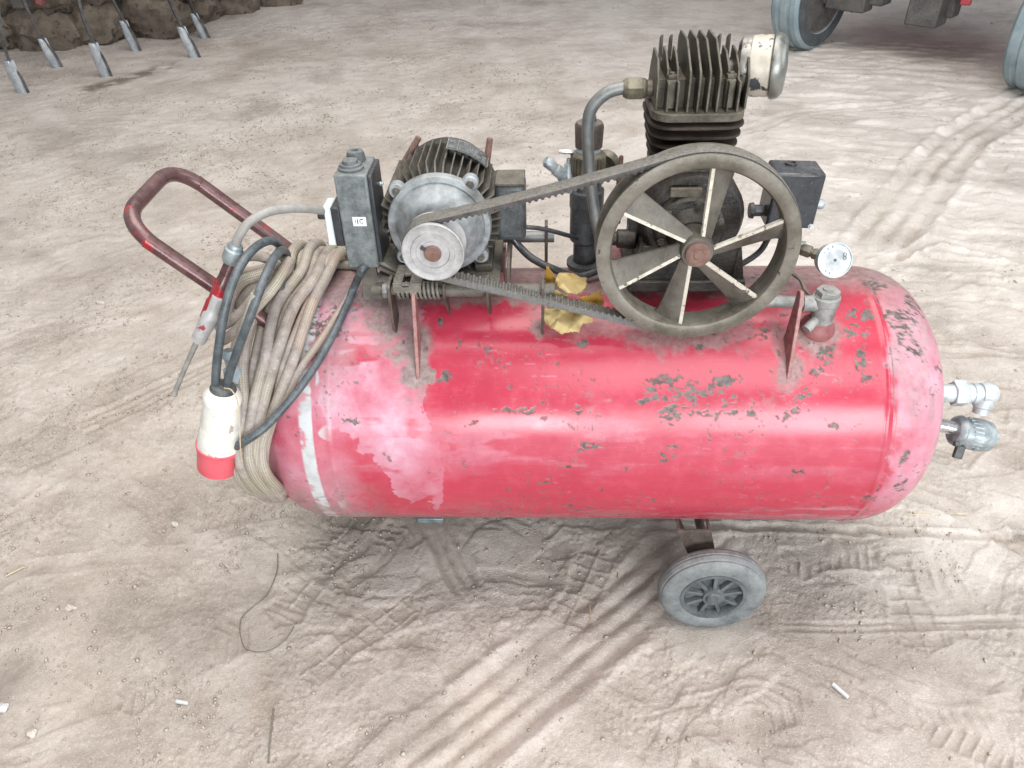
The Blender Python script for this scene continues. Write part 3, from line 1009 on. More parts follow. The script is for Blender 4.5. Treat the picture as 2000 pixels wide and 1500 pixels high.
na = 8
for i in range(na):
    a, b2 = A0 + (A1 - A0) * i / na, A0 + (A1 - A0) * (i + 1) / na
    q = [arc(a, .1045, .010), arc(b2, .1045, .010), arc(b2, .1045, .062), arc(a, .1045, .062)]
    q2 = [arc(a, .1055, .010), arc(b2, .1055, .010), arc(b2, .1055, .062), arc(a, .1055, .062)]
    npl.add(q + q2, [(0, 1, 2, 3), (7, 6, 5, 4), (0, 4, 5, 1), (2, 6, 7, 3)] + ([(3, 7, 4, 0)] if i == 0 else []) + ([(1, 5, 6, 2)] if i == na - 1 else []))
plate = part('nameplate', npl, M['dark_paint'], motor)


def npbar(a0, a1, y0, y1):
    q = [arc(a0, .1062, y0), arc(a1, .1062, y0), arc(a1, .1062, y1), arc(a0, .1062, y1)]
    let.add(q, [(0, 1, 2, 3)])


for y in (.0108, .0606):
    npbar(83.5, 42.5, y, y + .0008)
for a in (83.6, 74, 43):
    npbar(a, a - .6, .0108, .0612)
for row in range(6):
    y = .016 + row * .0074
    a = 72.5
    while a > 46:
        l = rnd.uniform(1.2, 4.5)
        if rnd.random() < .8:
            npbar(a, max(a - l, 45), y, y + .0042)
        a -= l + rnd.uniform(.5, 1.2)
for y in (.018, .042):
    npbar(82, 76, y, y + .003)
    npbar(82, 77, y + .006, y + .009)
part('plate_print', let, M['alu_pale'], motor)
# eye studs
for (px, py, px2, py2, y, m) in ((800, 300, 818, 268, .055, 'rust'), (953, 300, 957, 270, .06, 'rust')):
    a = P(px, py, y=y)
    b2 = P(px2, py2, y=y)
    st = MB().tube([a - (b2 - a) * .7, a, b2], [.006, .006, .0052], 10)
    part('lifting_stud', st, M[m], motor)
# feet and sliding base of the motor
for sx in (-1, 1):
    ft = MB()
    ft.box((MX + sx * .068, .012, .724), (.030, .10, .014))
    ft.prism([(MX + sx * .050, -.03, .731), (MX + sx * .078, -.03, .731), (MX + sx * .073, -.03, .768), (MX + sx * .06, -.03, .758)], (0, .09, 0))
    part('motor_foot', ft, M['alu'], motor, bevel=.0015)
sb = MB()
sb.box((MX - .01, .012, .7125), (.215, .165, .008))
sb.prism([(-.285, -.052, .742), (-.281, -.052, .746), (-.232, -.052, .7166), (-.238, -.052, .7120)], (0, .1, 0))
part('motor_base_plate', sb, M['plate_steel'], AC, bevel=.001)
sl = MB()
# slotted lug at the front of the base
A = [P(765, 535, y=-.075), P(812, 535, y=-.075)]
zc = .7425
for x0, x1 in ((-.247, -.232), (-.219, -.200)):
    sl.box(((x0 + x1) / 2, -.097, zc), (x1 - x0, .066, .006))
sl.box((-.2255, -.128, zc), (.013, .008, .006))
sl.box((-.2255, -.083, zc), (.013, .026, .006))
sl.box((-.2235, -.130, .736), (.047, .004, .014))
sl.prism([(-.247, -.066, .7445), (-.247, -.062, .7445), (-.247, -.050, .713), (-.247, -.056, .713)], (.047, 0, 0))
part('slotted_lug', sl, M['plate_steel'], AC, bevel=.0008)
# tension screw with spring
ts_y, ts_z = -.118, .7265
t = MB().tube([(-.285, ts_y, ts_z), (-.165, ts_y, ts_z)], .0078, 16)
for k in range(9):
    t.ring([(0, .0078), (.0012, .0086), (.0024, .0078)], (-.283 + k * .0026, ts_y, ts_z), (1, 0, 0), 16)
t.tube([(-.166, ts_y, ts_z), (.02, ts_y, ts_z)], .0115, 18)
part('tension_rod', t, M['alu'], AC)
spg = []
for i in range(10 * 16):
    a = 2 * math.pi * i / 16
    spg.append((-.243 + .073 * i / 160, ts_y + .0128 * math.cos(a), ts_z + .0128 * math.sin(a)))
part('tension_spring', MB().tube(spg, .0027, 8), M['plate_steel'], AC)
for x, w in ((-.2565, .005), (-.1645, .004), (-.0935, .005), (-.002, .005)):
    deep = {-.2565: .645, -.1645: .700, -.0935: .690, -.002: .640}[x]
    br = MB()
    br.prism([(x, ts_y - .018, ts_z + .012), (x, ts_y - .012, ts_z + .018), (x, ts_y + .02, ts_z + .018), (x, ts_y + .03, .66), (x, ts_y - .004, deep), (x, ts_y - .014, deep + .012), (x, ts_y - .018, deep + .03)], (w, 0, 0))
    part('rod_bracket', br, M['rust_dark'], AC, bevel=.0008)
nt_ = MB()
hexa(nt_, (-.2665, ts_y, ts_z), (1, 0, 0), .0135, .009)
part('rod_nut', nt_, M['alu_pale'], AC)
# rear rail and its strap, side irons of the base
rr_ = MB().tube([(-.27, .098, .7165), (.022, .098, .7165)], .0108, 16)
part('rear_rail', rr_, M['steel_pipe'], AC)
st_ = MB()
st_.prism([(.004, .085, .745), (.004, .112, .745), (.004, .125, .63), (.004, .085, .655)], (.006, 0, 0))
part('side_iron', st_, M['rust_dark'], AC, bevel=.0006)
st_ = MB()
st_.prism([(-.062, -.07, .708), (-.062, .09, .708), (-.062, .09, .755), (-.062, -.04, .755)], (.006, 0, 0))
part('side_iron', st_, M['rust_dark'], AC, bevel=.0006)
for x0, x1 in ((-.25, -.07), (.12, .36)):
    sd = MB().box(((x0 + x1) / 2, .06, .679), (x1 - x0, .12, .030))
    part('tank_saddle', sd, M['red_dull'], AC, bevel=.002)
# belt guard posts (flat plates welded to the tank)
for (pt, pb, nm) in (((803, 573), (813, 737), 0), ((1563, 570), (1536, 735), 1)):
    B = cyl(*pb)
    T = P(*pt, y=-.135)
    x0, x1 = B.x, T.x
    g = MB()
    o = Vector((.0065, 0, 0))
    pl = [(x0, B.y - .004, B.z - .006), (x1, -.140, T.z - .006), (x1, -.133, T.z), (x1, -.122, T.z - .004), (x0, -.128, .630), (x0, B.y + .02, B.z + .004)]
    g.prism(pl, o)
    part('guard_post', g, M['gusset'], AC, bevel=.001)

# switch box ---------------------------------------------------------------
sw = MB()
yf = -.062
q = [P(651, 345, y=yf), P(715, 338, y=yf), P(740, 527, y=yf), P(684, 522, y=yf)]
xa, xb = (q[0].x + q[3].x) / 2, (q[1].x + q[2].x) / 2
xa, xb, za, zb = -.3345, -.2815, .738, .905
sw.box(((xa + xb) / 2, yf + .042, (za + zb) / 2), (xb - xa, .084, zb - za))
swb = part('switch_box', sw, M['grey_paint'], AC, bevel=.003)
sw2 = MB().box((xb + .0035, yf + .044, (za + zb) / 2 + .002), (.007, .076, zb - za - .012))
part('box_cover', sw2, M['black'], swb, bevel=.0015)
kn = MB().lathe([(0, .021), (.003, .021), (.005, .018), (.008, .0175), (.009, .013), (.014, .012), (.015, .0)], (-.311, -.033, zb + .0005), (0, 0, 1), 28)
kn.lathe([(0, .016), (.010, .015), (.016, .013), (.017, .006), (.012, .004)], (-.309, .002, zb + .0005), (0, 0, 1), 24)
part('cable_entry', kn, M['rubber_dark'], swb)
for zz in (.865, .800):
    s_ = MB()
    bolt(s_, (xb + .007, yf + .062, zz), (1, 0, 0), .004, .003)
    part('cover_screw', s_, M['zinc'], swb)
lb = MB().box((-.3105, yf - .0006, .826), (.040, .0012, .022))
part('label_plate', lb, M['grey_paint'], swb)
lb = MB().box((-.3025, yf - .0016, .826), (.0225, .0012, .016))
part('sticker', lb, M['label_white'], swb)
lb = MB()
for x, w, h in ((-.3055, .0015, .008), (-.309, .001, .004), (-.2985, .0045, .0015), (-.3015, .001, .006), (-.2985, .003, .0012)):
    lb.box((x, yf - .0025, {.0015: .8265, .001: .8265, .0045: .8300, .003: .8235}[w]), (w, .0006, h))
part('sticker_print', lb, M['ink'], swb)
so = MB()
so.box((xa - .0085, yf + .03, .812), (.015, .05, .070))
part('socket_base', so, M['black'], swb, bevel=.002)
so = MB()
so.prism([(xa - .016, yf + .010, .776), (xa - .016, yf + .052, .776), (xa - .016, yf + .052, .846), (xa - .016, yf + .018, .846)], (-.015, 0, 0))
part('socket_inlet', so, M['socket_white'], swb, bevel=.003)
so = MB().lathe([(0, .006), (.012, .006), (.014, .005)], (xa - .030, yf + .026, .824), (-1, 0, 0), 16)
part('cable_gland', so, M['black'], swb)
stp = MB()
stp.prism([(-.318, -.045, .738), (-.292, -.045, .738), (-.286, -.045, .665), (-.322, -.045, .665)], (0, .006, 0))
stp.box((-.262, -.02, .722), (.05, .07, .005), Matrix.Rotation(.5, 3, 'Y'))
part('box_bracket', stp, M['plate_steel'], AC)

# pump -----------------------------------------------------------------------
FX, FZ = .2385, .8126
cr = MB()
cr.lathe([(-.075, .060), (-.073, .078), (-.055, .086), (.075, .086), (.09, .078)], (FX + .008, .015, FZ + .004), YV, 40)
cr.box((FX + .008, .015, .737), (.165, .15, .075))
cr.box((FX + .008, .015, .703), (.20, .17, .022))
cr.lathe([(0, .075), (.02, .072), (.03, .066), (.06, .066)], (FX + .006, .02, .872), (0, 0, 1), 40)
crank = part('crankcase', cr, M['crank'], AC, bevel=.003)
cv = MB().lathe([(-.062, .058), (-.078, .056), (-.082, .052), (-.083, .040), (-.090, .036), (-.110, .030)], (FX, 0, FZ), YV, 36)
part('bearing_cover', cv, M['crank'], crank)
for k in range(6):
    a = 2 * math.pi * (k + .35) / 6
    bb = MB()
    bolt(bb, (FX + .049 * math.cos(a), -.082, FZ + .049 * math.sin(a)), FRONT, .0065, .005)
    part('cover_bolt', bb, M['alu'], crank)
for s in (-1, 1):
    for y in (-.062, .07):
        rb = MB().prism([(FX + .008 + s * .075, y, .70), (FX + .008 + s * .10, y, .70), (FX + .008 + s * .082, y, .79)], (0, .012, 0))
        part('crankcase_rib', rb, M['crank'], crank, bevel=.001)
rb = MB()
rb.box((FX - .084, -.005, .800), (.016, .03, .10))
rb.lathe([(0, .016), (.03, .016), (.032, .012), (.045, .011)], (FX - .080, -.02, .770), (-1, 0, 0), 16)
part('oil_fill', rb, M['crank'], crank, bevel=.001)
sg = MB().box((FX - .012, -.071, .875), (.05, .008, .016))
part('filler_boss', sg, M['brass'], crank, bevel=.002)


def rrect(cx, cy, hx, hy, r, z, n=6):
    out = []
    for (sx, sy, a0) in ((1, 1, 0), (-1, 1, 90), (-1, -1, 180), (1, -1, 270)):
        for i in range(n + 1):
            a = R_(a0 + 90 * i / n)
            out.append(Vector((cx + sx * (hx - r) + r * math.cos(a), cy + sy * (hy - r) + r * math.sin(a), z)))
    return out


HX, HY = .238, .018
ba = MB()
ba.prism(rrect(HX, HY, .046, .052, .03, .88), (0, 0, .105))
barrel = part('cylinder_barrel', ba, M['barrel'], AC)
for i in range(6):
    z = .969 - i * .0158
    sc = 1 - .035 * i
    f_ = MB()
    lo = rrect(HX, HY, .0735 * sc, .077 * sc, .034 * sc, z)
    hi = rrect(HX, HY, .0735 * sc, .077 * sc, .034 * sc, z + .0038)
    base_lo = rrect(HX, HY, .0455, .0515, .03, z - .0025)
    base_hi = rrect(HX, HY, .0455, .0515, .03, z + .0065)
    n = len(lo)
    rings = [base_lo, lo, hi, base_hi]
    vs = [v for r in rings for v in r]
    fs = []
    for a in range(3):
        for k in range(n):
            k2 = (k + 1) % n
            fs.append((a * n + k, a * n + k2, (a + 1) * n + k2, (a + 1) * n + k))
    f_.add(vs, fs)
    part('barrel_fin', f_, M['barrel'], barrel, angle=60)
hd = MB()
hd.prism(rrect(HX, HY, .071, .075, .03, .9795), (0, 0, .0125))
hd.box((HX, HY + .006, 1.012), (.126, .088, .044))
head = part('cylinder_head', hd, M['head'], AC, bevel=.0012)
for i in range(10):
    x = HX - .0655 + i * .0146
    full = 3 <= i <= 6
    top = 1.083
    yb, yfr = HY + .070, HY - .069
    x += .0 if full else (.002 if i > 6 else -.001)
    pr = [(x, yfr, .992), (x, yfr, 1.040), (x, yfr + .004, 1.052), (x, yfr + .062, top), (x, yb - .012, top - .001), (x, yb, 1.070), (x, yb, .992)]
    if i in (1, 2, 7, 8):
        pr = [(x, yfr + .003, .992), (x, yfr + .003, 1.036), (x, yfr + .022, 1.036), (x, yfr + .026, 1.050), (x, yfr + .060, 1.066), (x, yfr + .088, 1.068), (x, yfr + .090, 1.045), (x, yb - .026, 1.045), (x, yb - .022, 1.078), (x, yb - .006, 1.070), (x, yb, .992)]
    if i in (0, 9):
        pr = [(x, yfr + .016, .992), (x, yfr + .016, 1.035), (x, yfr + .036, 1.062), (x, yb - .05, 1.066), (x, yb - .03, 1.035), (x, yb - .012, .992)]
    fb = MB().prism(pr, (.0036, 0, 0))
    part('head_fin', fb, M['head'], head, bevel=.0009)
for sx in (-1, 1):
    for yy in (HY - .046, HY + .050):
        bb = MB()
        x = HX + sx * .044
        bb.box((x, yy, 1.015), (.0145, .018, .044))
        part('bolt_boss', bb, M['head'], head, bevel=.003)
        bb = MB()
        bolt(bb, (x, yy, 1.037), (0, 0, 1), .0080, .006)
        part('head_bolt', bb, M['head'], head)
# outlet nut and discharge pipe
nu = MB()
nu.lathe([(0, .013), (.016, .0125), (.020, .0155), (.022, .0155)], (.180, .02, 1.0095), (-1, 0, 0), 20)
hexa(nu, (.158, .02, 1.0095), (-1, 0, 0), .0185, .025)
nu.lathe([(0, .016), (.006, .0125)], (.133, .02, 1.0095), (-1, 0, 0), 20)
part('outlet_nut', nu, M['brass'], AC)
pp = smooth_path([(.140, .02, 1.0095), (.125, .02, 1.010), (.100, .02, 1.002), (.079, .02, .980), (.0735, .02, .95), (.0765, .02, .90), (.084, .018, .84), (.096, .012, .775), (.110, .01, .72)], 8)
part('discharge_pipe', MB().tube(pp, .0100, 18), M['steel_pipe'], AC)
# intake filter
fax = Vector((1, -.30, .06)).normalized()
fo = Vector((.337, .02, 1.040))
fl = MB().lathe([(-0.0361, 0.0158), (-0.0351, 0.0352), (-0.0294, 0.0436), (-0.0171, 0.0453), (-0.0152, 0.0444)], fo, fax, 48)
fl.lathe([(0, .018), (0.0285, 0.0158)], (.285, .022, 1.032), (1, 0, 0), 20)
flt = part('intake_filter', fl, grunge('filter_dark_chrome', (.10, .105, .10), (.34, .33, .30), .3, .6, .2, (.36, .33, .27), 16, .3, chip=(.03, .034, .038), chip_t=.56, chip_scale=22), AC)
fl = MB().lathe([(-0.0157, 0.0438), (-0.0038, 0.0451), (0.0019, 0.0440), (0.0076, 0.0451), (0.0152, 0.0440)], fo, fax, 48)
part('filter_band', fl, grunge('filter_cream_band', (.33, .30, .24), (.53, .49, .42), .4, .2, .1, (.5, .45, .36), 16, .3, chip=(.045, .05, .055), chip_t=.535, chip_scale=38), flt)
fl = MB().lathe([(0.0147, 0.0453), (0.0171, 0.0480), (0.0209, 0.0484), (0.0285, 0.0462), (0.0351, 0.0387), (0.0366, 0.0264), (.0385, 0)], fo, fax, 48)
part('filter_cap', fl, grunge('filter_grey_cap', (.08, .09, .09), (.22, .225, .21), .3, .6, .15, (.45, .42, .36), 18, .3, chip=(.05, .055, .06), chip_t=.62, chip_scale=24), flt)

# flywheel ---------------------------------------------------------------------
fwR = .1555
rim = MB().ring([(-.156, .1345), (-.158, .139), (-.1575, .150), (-.1565, fwR), (-.1525, fwR), (-.147, .146), (-.123, .146), (-.117, fwR), (-.109, fwR), (-.109, .137), (-.114, .133), (-.150, .1315)], (FX, 0, FZ), YV, 128)
fly = part('flywheel', rim, M['fly'], AC, angle=30)
cpt = Vector((FX, -.15, FZ))
for (px, py) in ((1384, 333), (1529, 424), (1490, 581), (1333, 647), (1196, 577), (1208, 421)):
    e = P(px, py, y=-.15) - cpt
    a = math.atan2(e.z, e.x)
    er = Vector((math.cos(a), 0, math.sin(a)))
    et = Vector((-math.sin(a), 0, math.cos(a)))
    sp = MB()
    rs = [.018, .035, .06, .09, .115, .128, .1345]
    ch = [.017, .020, .025, .031, .037, .044, .056]
    dp = [.016, .018, .022, .026, .029, .030, .030]
    secs = []
    for r, c_, d_ in zip(rs, ch, dp):
        o = Vector((FX, 0, FZ)) + er * r - et * .004
        base = o + YV * -.1525
        p0 = base
        p1 = base + YV * .0045 + et * .0015
        p2 = base + YV * d_ - et * c_ + et * .0
        p3 = base + YV * (d_ - .006) - et * (c_ + .0005)
        ps = base - et * .0052 + YV * .0010
        secs.append([p0, ps, p3, p2, p1])
    vs = [v for s in secs for v in s]
    for i in range(len(rs) - 1):
        for k in range(5):
            k2 = (k + 1) % 5
            sp.cur = 1 if k in (0, 4) else 0
            sp.add([], [])
            sp.f.append((i * 5 + k, i * 5 + k2, (i + 1) * 5 + k2, (i + 1) * 5 + k))
            sp.mi.append(sp.cur)
            sp.uv.append([(0, 0)] * 4)
    sp.v = [tuple(v) for v in vs]
    part('spoke', sp, [M['spoke'], M['spoke_edge']], fly, angle=30)
hb = MB().lathe([(-.158, .0), (-.158, .019), (-.1575, .024), (-.153, .0262), (-.12, .0275), (-.11, .027)], (FX, 0, FZ), YV, 36)
part('hub', hb, M['spoke'], fly)
hb = MB().lathe([(-.1665, 0), (-.1668, .006), (-.1650, .008), (-.1655, .0155), (-.1640, .019), (-.159, .0195), (-.157, .0195)], (FX, 0, FZ), YV, 30)
part('hub_bolt', hb, M['rust'], fly)

# belt ----------------------------------------------------------------------------
def belt():
    c1, R1, c2, R2 = np.array([MX, MZ]), .0495, np.array([FX, FZ]), .1570
    d = c2 - c1
    D = np.hypot(*d)
    base = math.atan2(d[1], d[0])
    phi = math.acos((R1 - R2) / D)
    path = []
    n1, n2 = 40, 120
    a_top = base + phi
    a_bot = base - phi
    for i in range(n2 + 1):      # flywheel: from top tangent clockwise to bottom tangent
        a = a_top + (a_bot - a_top) * i / n2
        path.append(c2 + R2 * np.array([math.cos(a), math.sin(a)]))
    e0, e1 = path[-1], c1 + R1 * np.array([math.cos(a_bot), math.sin(a_bot)])
    for i in range(1, 90):
        t = i / 90
        path.append(e0 * (1 - t) + e1 * t)
    for i in range(n1 + 1):
        a = a_bot + (a_top - 2 * math.pi - a_bot) * i / n1
        path.append(c1 + R1 * np.array([math.cos(a), math.sin(a)]))
    e0, e1 = path[-1], path[0]
    for i in range(1, 90):
        t = i / 90
        sag = -.004 * math.sin(math.pi * t)
        path.append(e0 * (1 - t) + e1 * t + np.array([0, sag]))
    path = np.array(path)
    seg = np.hypot(*(np.roll(path, -1, 0) - path).T)
    L = seg.sum()
    s = np.concatenate([[0], np.cumsum(seg)])
    n = int(round(L / .0100)) * 4
    u = np.linspace(0, L, n, endpoint=False)
    pc = np.vstack([path, path[:1]])
    q = np.stack([np.interp(u, s, pc[:, 0]), np.interp(u, s, pc[:, 1])], -1)
    tg = np.roll(q, -1, 0) - np.roll(q, 1, 0)
    tg /= np.hypot(*tg.T)[:, None]
    nn = np.stack([-tg[:, 1], tg[:, 0]], -1)       # outward for clockwise travel
    mb = MB()
    yo0, yo1, yi0, yi1 = -.1510, -.1185, -.1465, -.1235
    vs = []
    for i in range(n):
        depth = .0088 if (i % 4) in (0, 1) else .0058
        for (off, y) in ((.0012, yo0 + .003), (.0, yo0), (-.0035, yo0 + .0008), (-depth - .002, yi0), (-depth - .002, yi1), (-.0035, yo1 - .0008), (.0, yo1), (.0012, yo1 - .003)):
            p = q[i] + nn[i] * off
            vs.append((p[0], y, p[1]))
    fs, k8 = [], 8
    mb.add(vs, [])
    for i in range(n):
        j = (i + 1) % n
        for k in range(8):
            mb.f.append((i * 8 + k, j * 8 + k, j * 8 + (k + 1) % 8, i * 8 + (k + 1) % 8))
            mb.mi.append(0)
            mb.uv.append([(0, 0)] * 4)
    return mb


part('drive_belt', belt(), M['belt'], AC, angle=40)

# separator/regulator column behind the belt -----------------------------------------
SX, SY = .080, .085
col_ = MB().lathe([(.665, .034), (.672, .034), (.674, .022), (.712, .022), (.716, .026), (.720, .0295), (.780, .0295), (.784, .031), (.815, .031), (.818, .026), (.858, .0255)], (SX, SY, 0), (0, 0, 1), 32)
sep_ = part('moisture_separator', col_, M['dark_paint'], AC)
rc = MB()
for k in range(26):
    a = 2 * math.pi * k / 26
    rc.box((SX + .029 * math.cos(a), SY + .029 * math.sin(a), .862), (.004, .004, .034), Matrix.Rotation(a, 3, 'Z'))
rc.lathe([(.842, .0285), (.880, .0285), (.884, .025), (.887, .02)], (SX, SY, 0), (0, 0, 1), 32)
part('ribbed_collar', rc, M['brass'], sep_)
tk = MB().lathe([(.884, .0205), (.893, .0205), (.894, .024), (.930, .0255), (.936, .022), (.938, .012), (.947, .011), (.949, .008)], (SX, SY, 0), (0, 0, 1), 12)
part('pressure_knob', tk, M['rust_dark'], sep_)
tk = MB().lathe([(.8845, .0212), (.8935, .0212)], (SX, SY, 0), (0, 0, 1), 28)
part('collar_ring', tk, M['zinc'], sep_)
va = MB()
a, b2 = P(1108, 350, y=SY), P(1060, 308, y=SY - .01)
d = (b2 - a).normalized()
va.lathe([(0, .012), (.012, .0125), (.013, .0095), (.016, .0095), (.017, .011), (.030, .011), (.031, .0085), (.036, .0095), (.050, .0105), (.056, .007)], a, d, 20)
va.lathe([(-.02, .013), (.012, .012), (.020, .008), (.030, .0075), (.031, .004), (.040, .004)], P(1110, 352, y=SY), (0, 0, 1), 20)
va.tube([P(1112, 345, y=SY), (SX, SY, P(1112, 345, y=SY).z)], .009, 14)
part('outlet_tap', va, M['zinc_dark'], sep_)
lv = MB()
a, b2 = P(1092, 296, y=SY), P(1126, 297, y=SY)
lv.tube([a, a * .7 + b2 * .3, a * .3 + b2 * .7, b2], [.003, .0045, .0045, .003], 10)
part('tap_lever', lv, M['chrome'], sep_)
gg = MB().lathe([(0, .022), (.012, .0235), (.016, .021)], P(1182, 322, y=SY + .02), (.5, .75, .3), 28)
gg.tube([(SX, SY, P(1182, 322, y=SY + .02).z), P(1182, 322, y=SY + .02)], .007, 10)
part('regulator_gauge', gg, M['brass'], sep_)
vs_ = MB()
a = P(1212, 330, y=.05)
hexa(vs_, a - Vector((0, 0, .02)), (0, 0, 1), .009, .025)
vs_.lathe([(.005, .004), (.022, .0038), (.024, .002)], a, (0, 0, 1), 8)
vs_.tube([a - Vector((0, 0, .1)), a], .006, 10)
part('breather', vs_, M['rust'], AC)

# wiring ---------------------------------------------------------------------------------
c1 = smooth_path([P(1000, 462, y=.02), P(1015, 482, y=.015), P(1040, 505, y=0), P(1080, 525, y=-.01), P(1130, 540, y=.0), (.12, .03, .69)], 8)
part('motor_cable', MB().tube(c1, .0068, 12), M['black'], AC)
c1 = smooth_path([P(1020, 443, y=.02), P(1060, 447, y=.03), P(1110, 460, y=.05), P(1150, 472, y=.08)], 8)
part('pilot_cable', MB().tube(c1, .0042, 10), M['black'], AC)
c1 = smooth_path([P(1502, 462, y=.02), P(1485, 490, y=.03), P(1455, 512, y=.03), P(1420, 528, y=.03)], 8)
part('switch_cable', MB().tube(c1, .0055, 10), M['black'], AC)
c1 = smooth_path([P(1540, 530, y=-.06), P(1562, 545, y=-.08), P(1572, 565, y=-.095), P(1590, 583, y=-.1)], 8)
part('unloader_line', MB().tube(c1, .0032, 10), M['rust_dark'], AC)

# pressure switch ---------------------------------------------------------------------------
ps = MB()
px0, px1, pz0, pz1 = .379, .459, .786, .882
ps.box(((px0 + px1) / 2, .012, (pz0 + pz1) / 2), (px1 - px0, .064, pz1 - pz0), Matrix.Rotation(R_(2.0), 3, 'Y'))
psw = part('pressure_switch', ps, M['black_dusty'], AC, bevel=.004)
k_ = MB().lathe([(0, .010), (.004, .010), (.0045, .007), (.002, .006)], (.413, .022, pz1 - .0005), (0.03, 0, 1), 24)
part('switch_knob', k_, M['black'], psw)
k_ = MB().ring([(0, .0125), (.0015, .0125), (.0015, .0105), (0, .0105)], (.4465, .014, pz1 - .003), (0.03, 0, 1), 28)
for i in range(4):
    k_.box((.439 + i * .005, .014, pz1 - .0022), (.003, .005, .0014))
part('embossed_oval', k_, M['dark_paint'], psw)
k_ = MB()
bolt(k_, (.452, -.019, .790), FRONT, .005, .003)
part('switch_screw', k_, M['zinc'], psw)
k_ = MB().lathe([(0, .010), (.014, .010), (.016, .014), (.022, .013)], (.376, .01, .806), (-1, 0, 0), 12)
part('switch_gland', k_, M['black'], psw)
k_ = MB().lathe([(0, .008), (.012, .009), (.016, .007)], (.465, .02, .812), (1, 0, 0), 12)
part('side_valve', k_, M['zinc_dark'], psw)
mf = MB()
mx_, my_ = .432, .008
mf.lathe([(.66, .009), (.70, .009), (.702, .015), (.712, .015), (.714, .013), (.755, .013), (.757, .016), (.775, .017), (.787, .013)], (mx_, my_, 0), (0, 0, 1), 8)
mf.lathe([(0, .009), (.028, .009)], (mx_, my_, .742), (1, -.3, 0), 14)
part('switch_manifold', mf, M['zinc_dark'], AC)
gc = P(1630, 508, y=-.045)
gax = Vector((.08, -1, .42)).normalized()
ga = MB().lathe([(-.022, .026), (-.002, .0275), (.0, .0300), (.003, .0300), (.0035, .0278), (.0015, .0272)], gc, gax, 48)
gau = part('pressure_gauge', ga, M['zinc'], AC)
gf = MB().lathe([(.0012, .0272), (.0022, 0)], gc, gax, 40)
part('gauge_face', gf, M['gauge_face'], gau)
gf = MB().lathe([(.0022, .0022), (.004, .002), (.0045, 0)], gc, gax, 14)
part('gauge_pin', gf, M['ink'], gau)
gf = MB()
gu = gax.cross(Vector((0, 0, 1))).normalized()
gv = gu.cross(gax)
oo = gc + gax * .0026 - gu * -.0 + gv * .004
for k in range(14):
    a = R_(40 + 28 * k * .75)
    e = -gu * math.cos(a) + gv * math.sin(a)
    if k in (3, 4, 5, 9, 10):
        gf.bar(gc + gax * .0024 + e * .0215, gc + gax * .0024 + e * .0250, .001, .0004, side=gax)
rings = gc + gax * .0026 + gu * -.0165 + gv * .006
for dz in (-.0028, .0028):
    gf.ring([(0, .0032), (.0004, .0032), (.0004, .0024), (0, .0024)], rings + gv * dz, gax, 16)
part('gauge_print', gf, M['dark_paint'], gau)
gs_ = gc - gax * .012
gfi = MB()
a = Vector((mx_, my_, .742))
dirv = (gs_ - a).normalized()
hexa(gfi, a + dirv * .024, dirv, .0115, .016)
gfi.lathe([(.014, .008), (.045, .0075)], a, dirv, 14)
hexa(gfi, a + dirv * .044, dirv, .0105, .013)
part('gauge_fitting', gfi, M['brass'], AC)

# check valve and rail at the right ----------------------------------------------------------
rv = MB()
vx, vy = .4700, -.105
rv.lathe([(-.006, .031), (.004, .030), (.011, .024), (.020, .019)], (vx, vy, .642), (0, -.30, 1), 24)
part('valve_flange', rv, M['red_dull'], AC)
rv = MB().lathe([(.645, .019), (.690, .0205), (.692, .0225), (.704, .0225), (.705, .020), (.707, .019)], (vx + .004, vy, 0), (0, 0, 1), 24)
hexa(rv, (vx + .004, vy, .7065), (0, 0, 1), .0195, .010)
rv.lathe([(.715, .010), (.719, .009), (.720, 0)], (vx + .004, vy, 0), (0, 0, 1), 16)
rv.tube([(vx, vy, .690), (vx - .034, vy, .6905)], .0140, 16)
rv.tube([(vx - .002, vy - .004, .668), (vx - .026, vy - .022, .652)], .0085, 12)
part('check_valve', rv, M['steel_dirty'], AC)
rl = MB().tube([(vx - .028, vy, .6905), (.33, vy + .004, .697)], .0105, 16)
part('valve_pipe', rl, M['steel_dirty'], AC)

# drain and outlet fittings on the right head --------------------------------------------------
fy = -.055
fa = P(1838, 768, y=fy)
f_ = MB()
f_.lathe([(-.06, .014), (.006, .0175), (.022, .0175)], fa, (1, 0, 0), 24)
hexa(f_, fa + Vector((.021, 0, 0)), (1, 0, 0), .026, .024, up=(0, .4, 1))
f_.lathe([(.044, .019), (.053, .019), (.054, .0175), (.056, .0175), (.057, .0195), (.066, .0195), (.067, .0165), (.072, .0165), (.073, .0195), (.084, .0215), (.094, .020), (.101, .014), (.103, 0)], fa, (1, 0, 0), 24)
f_.lathe([(0, .0185), (.022, .0175), (.024, .015), (.036, .014)], fa + Vector((.083, -.002, -.004)), (-.12, -.35, -1), 20)
part('outlet_elbow', f_, M['zinc'], AC)
fb_ = P(1842, 832, y=fy - .01)
dv = Vector((1, -.05, -.22)).normalized()
f_ = MB().tube([fb_ - dv * .10, fb_ + dv * .035], .0135, 20)
part('drain_pipe', f_, M['chrome'], AC)
f_ = MB()
f_.lathe([(.022, .024), (.026, .029), (.032, .031), (.036, .0295), (.037, .0265), (.040, .0265), (.050, .0315), (.074, .0325), (.090, .030), (.097, .023), (.100, .017), (.106, .016), (.107, 0)], fb_ + Vector((0, 0, -.004)), dv, 32)
f_.lathe([(0, .0075), (.004, .007), (.003, .004)], fb_ + dv * .062 + Vector((0, -.026, -.018)), (0, -.85, -.5), 14)
dvl = part('drain_valve', f_, M['zinc_dark'], AC)
f_ = MB()
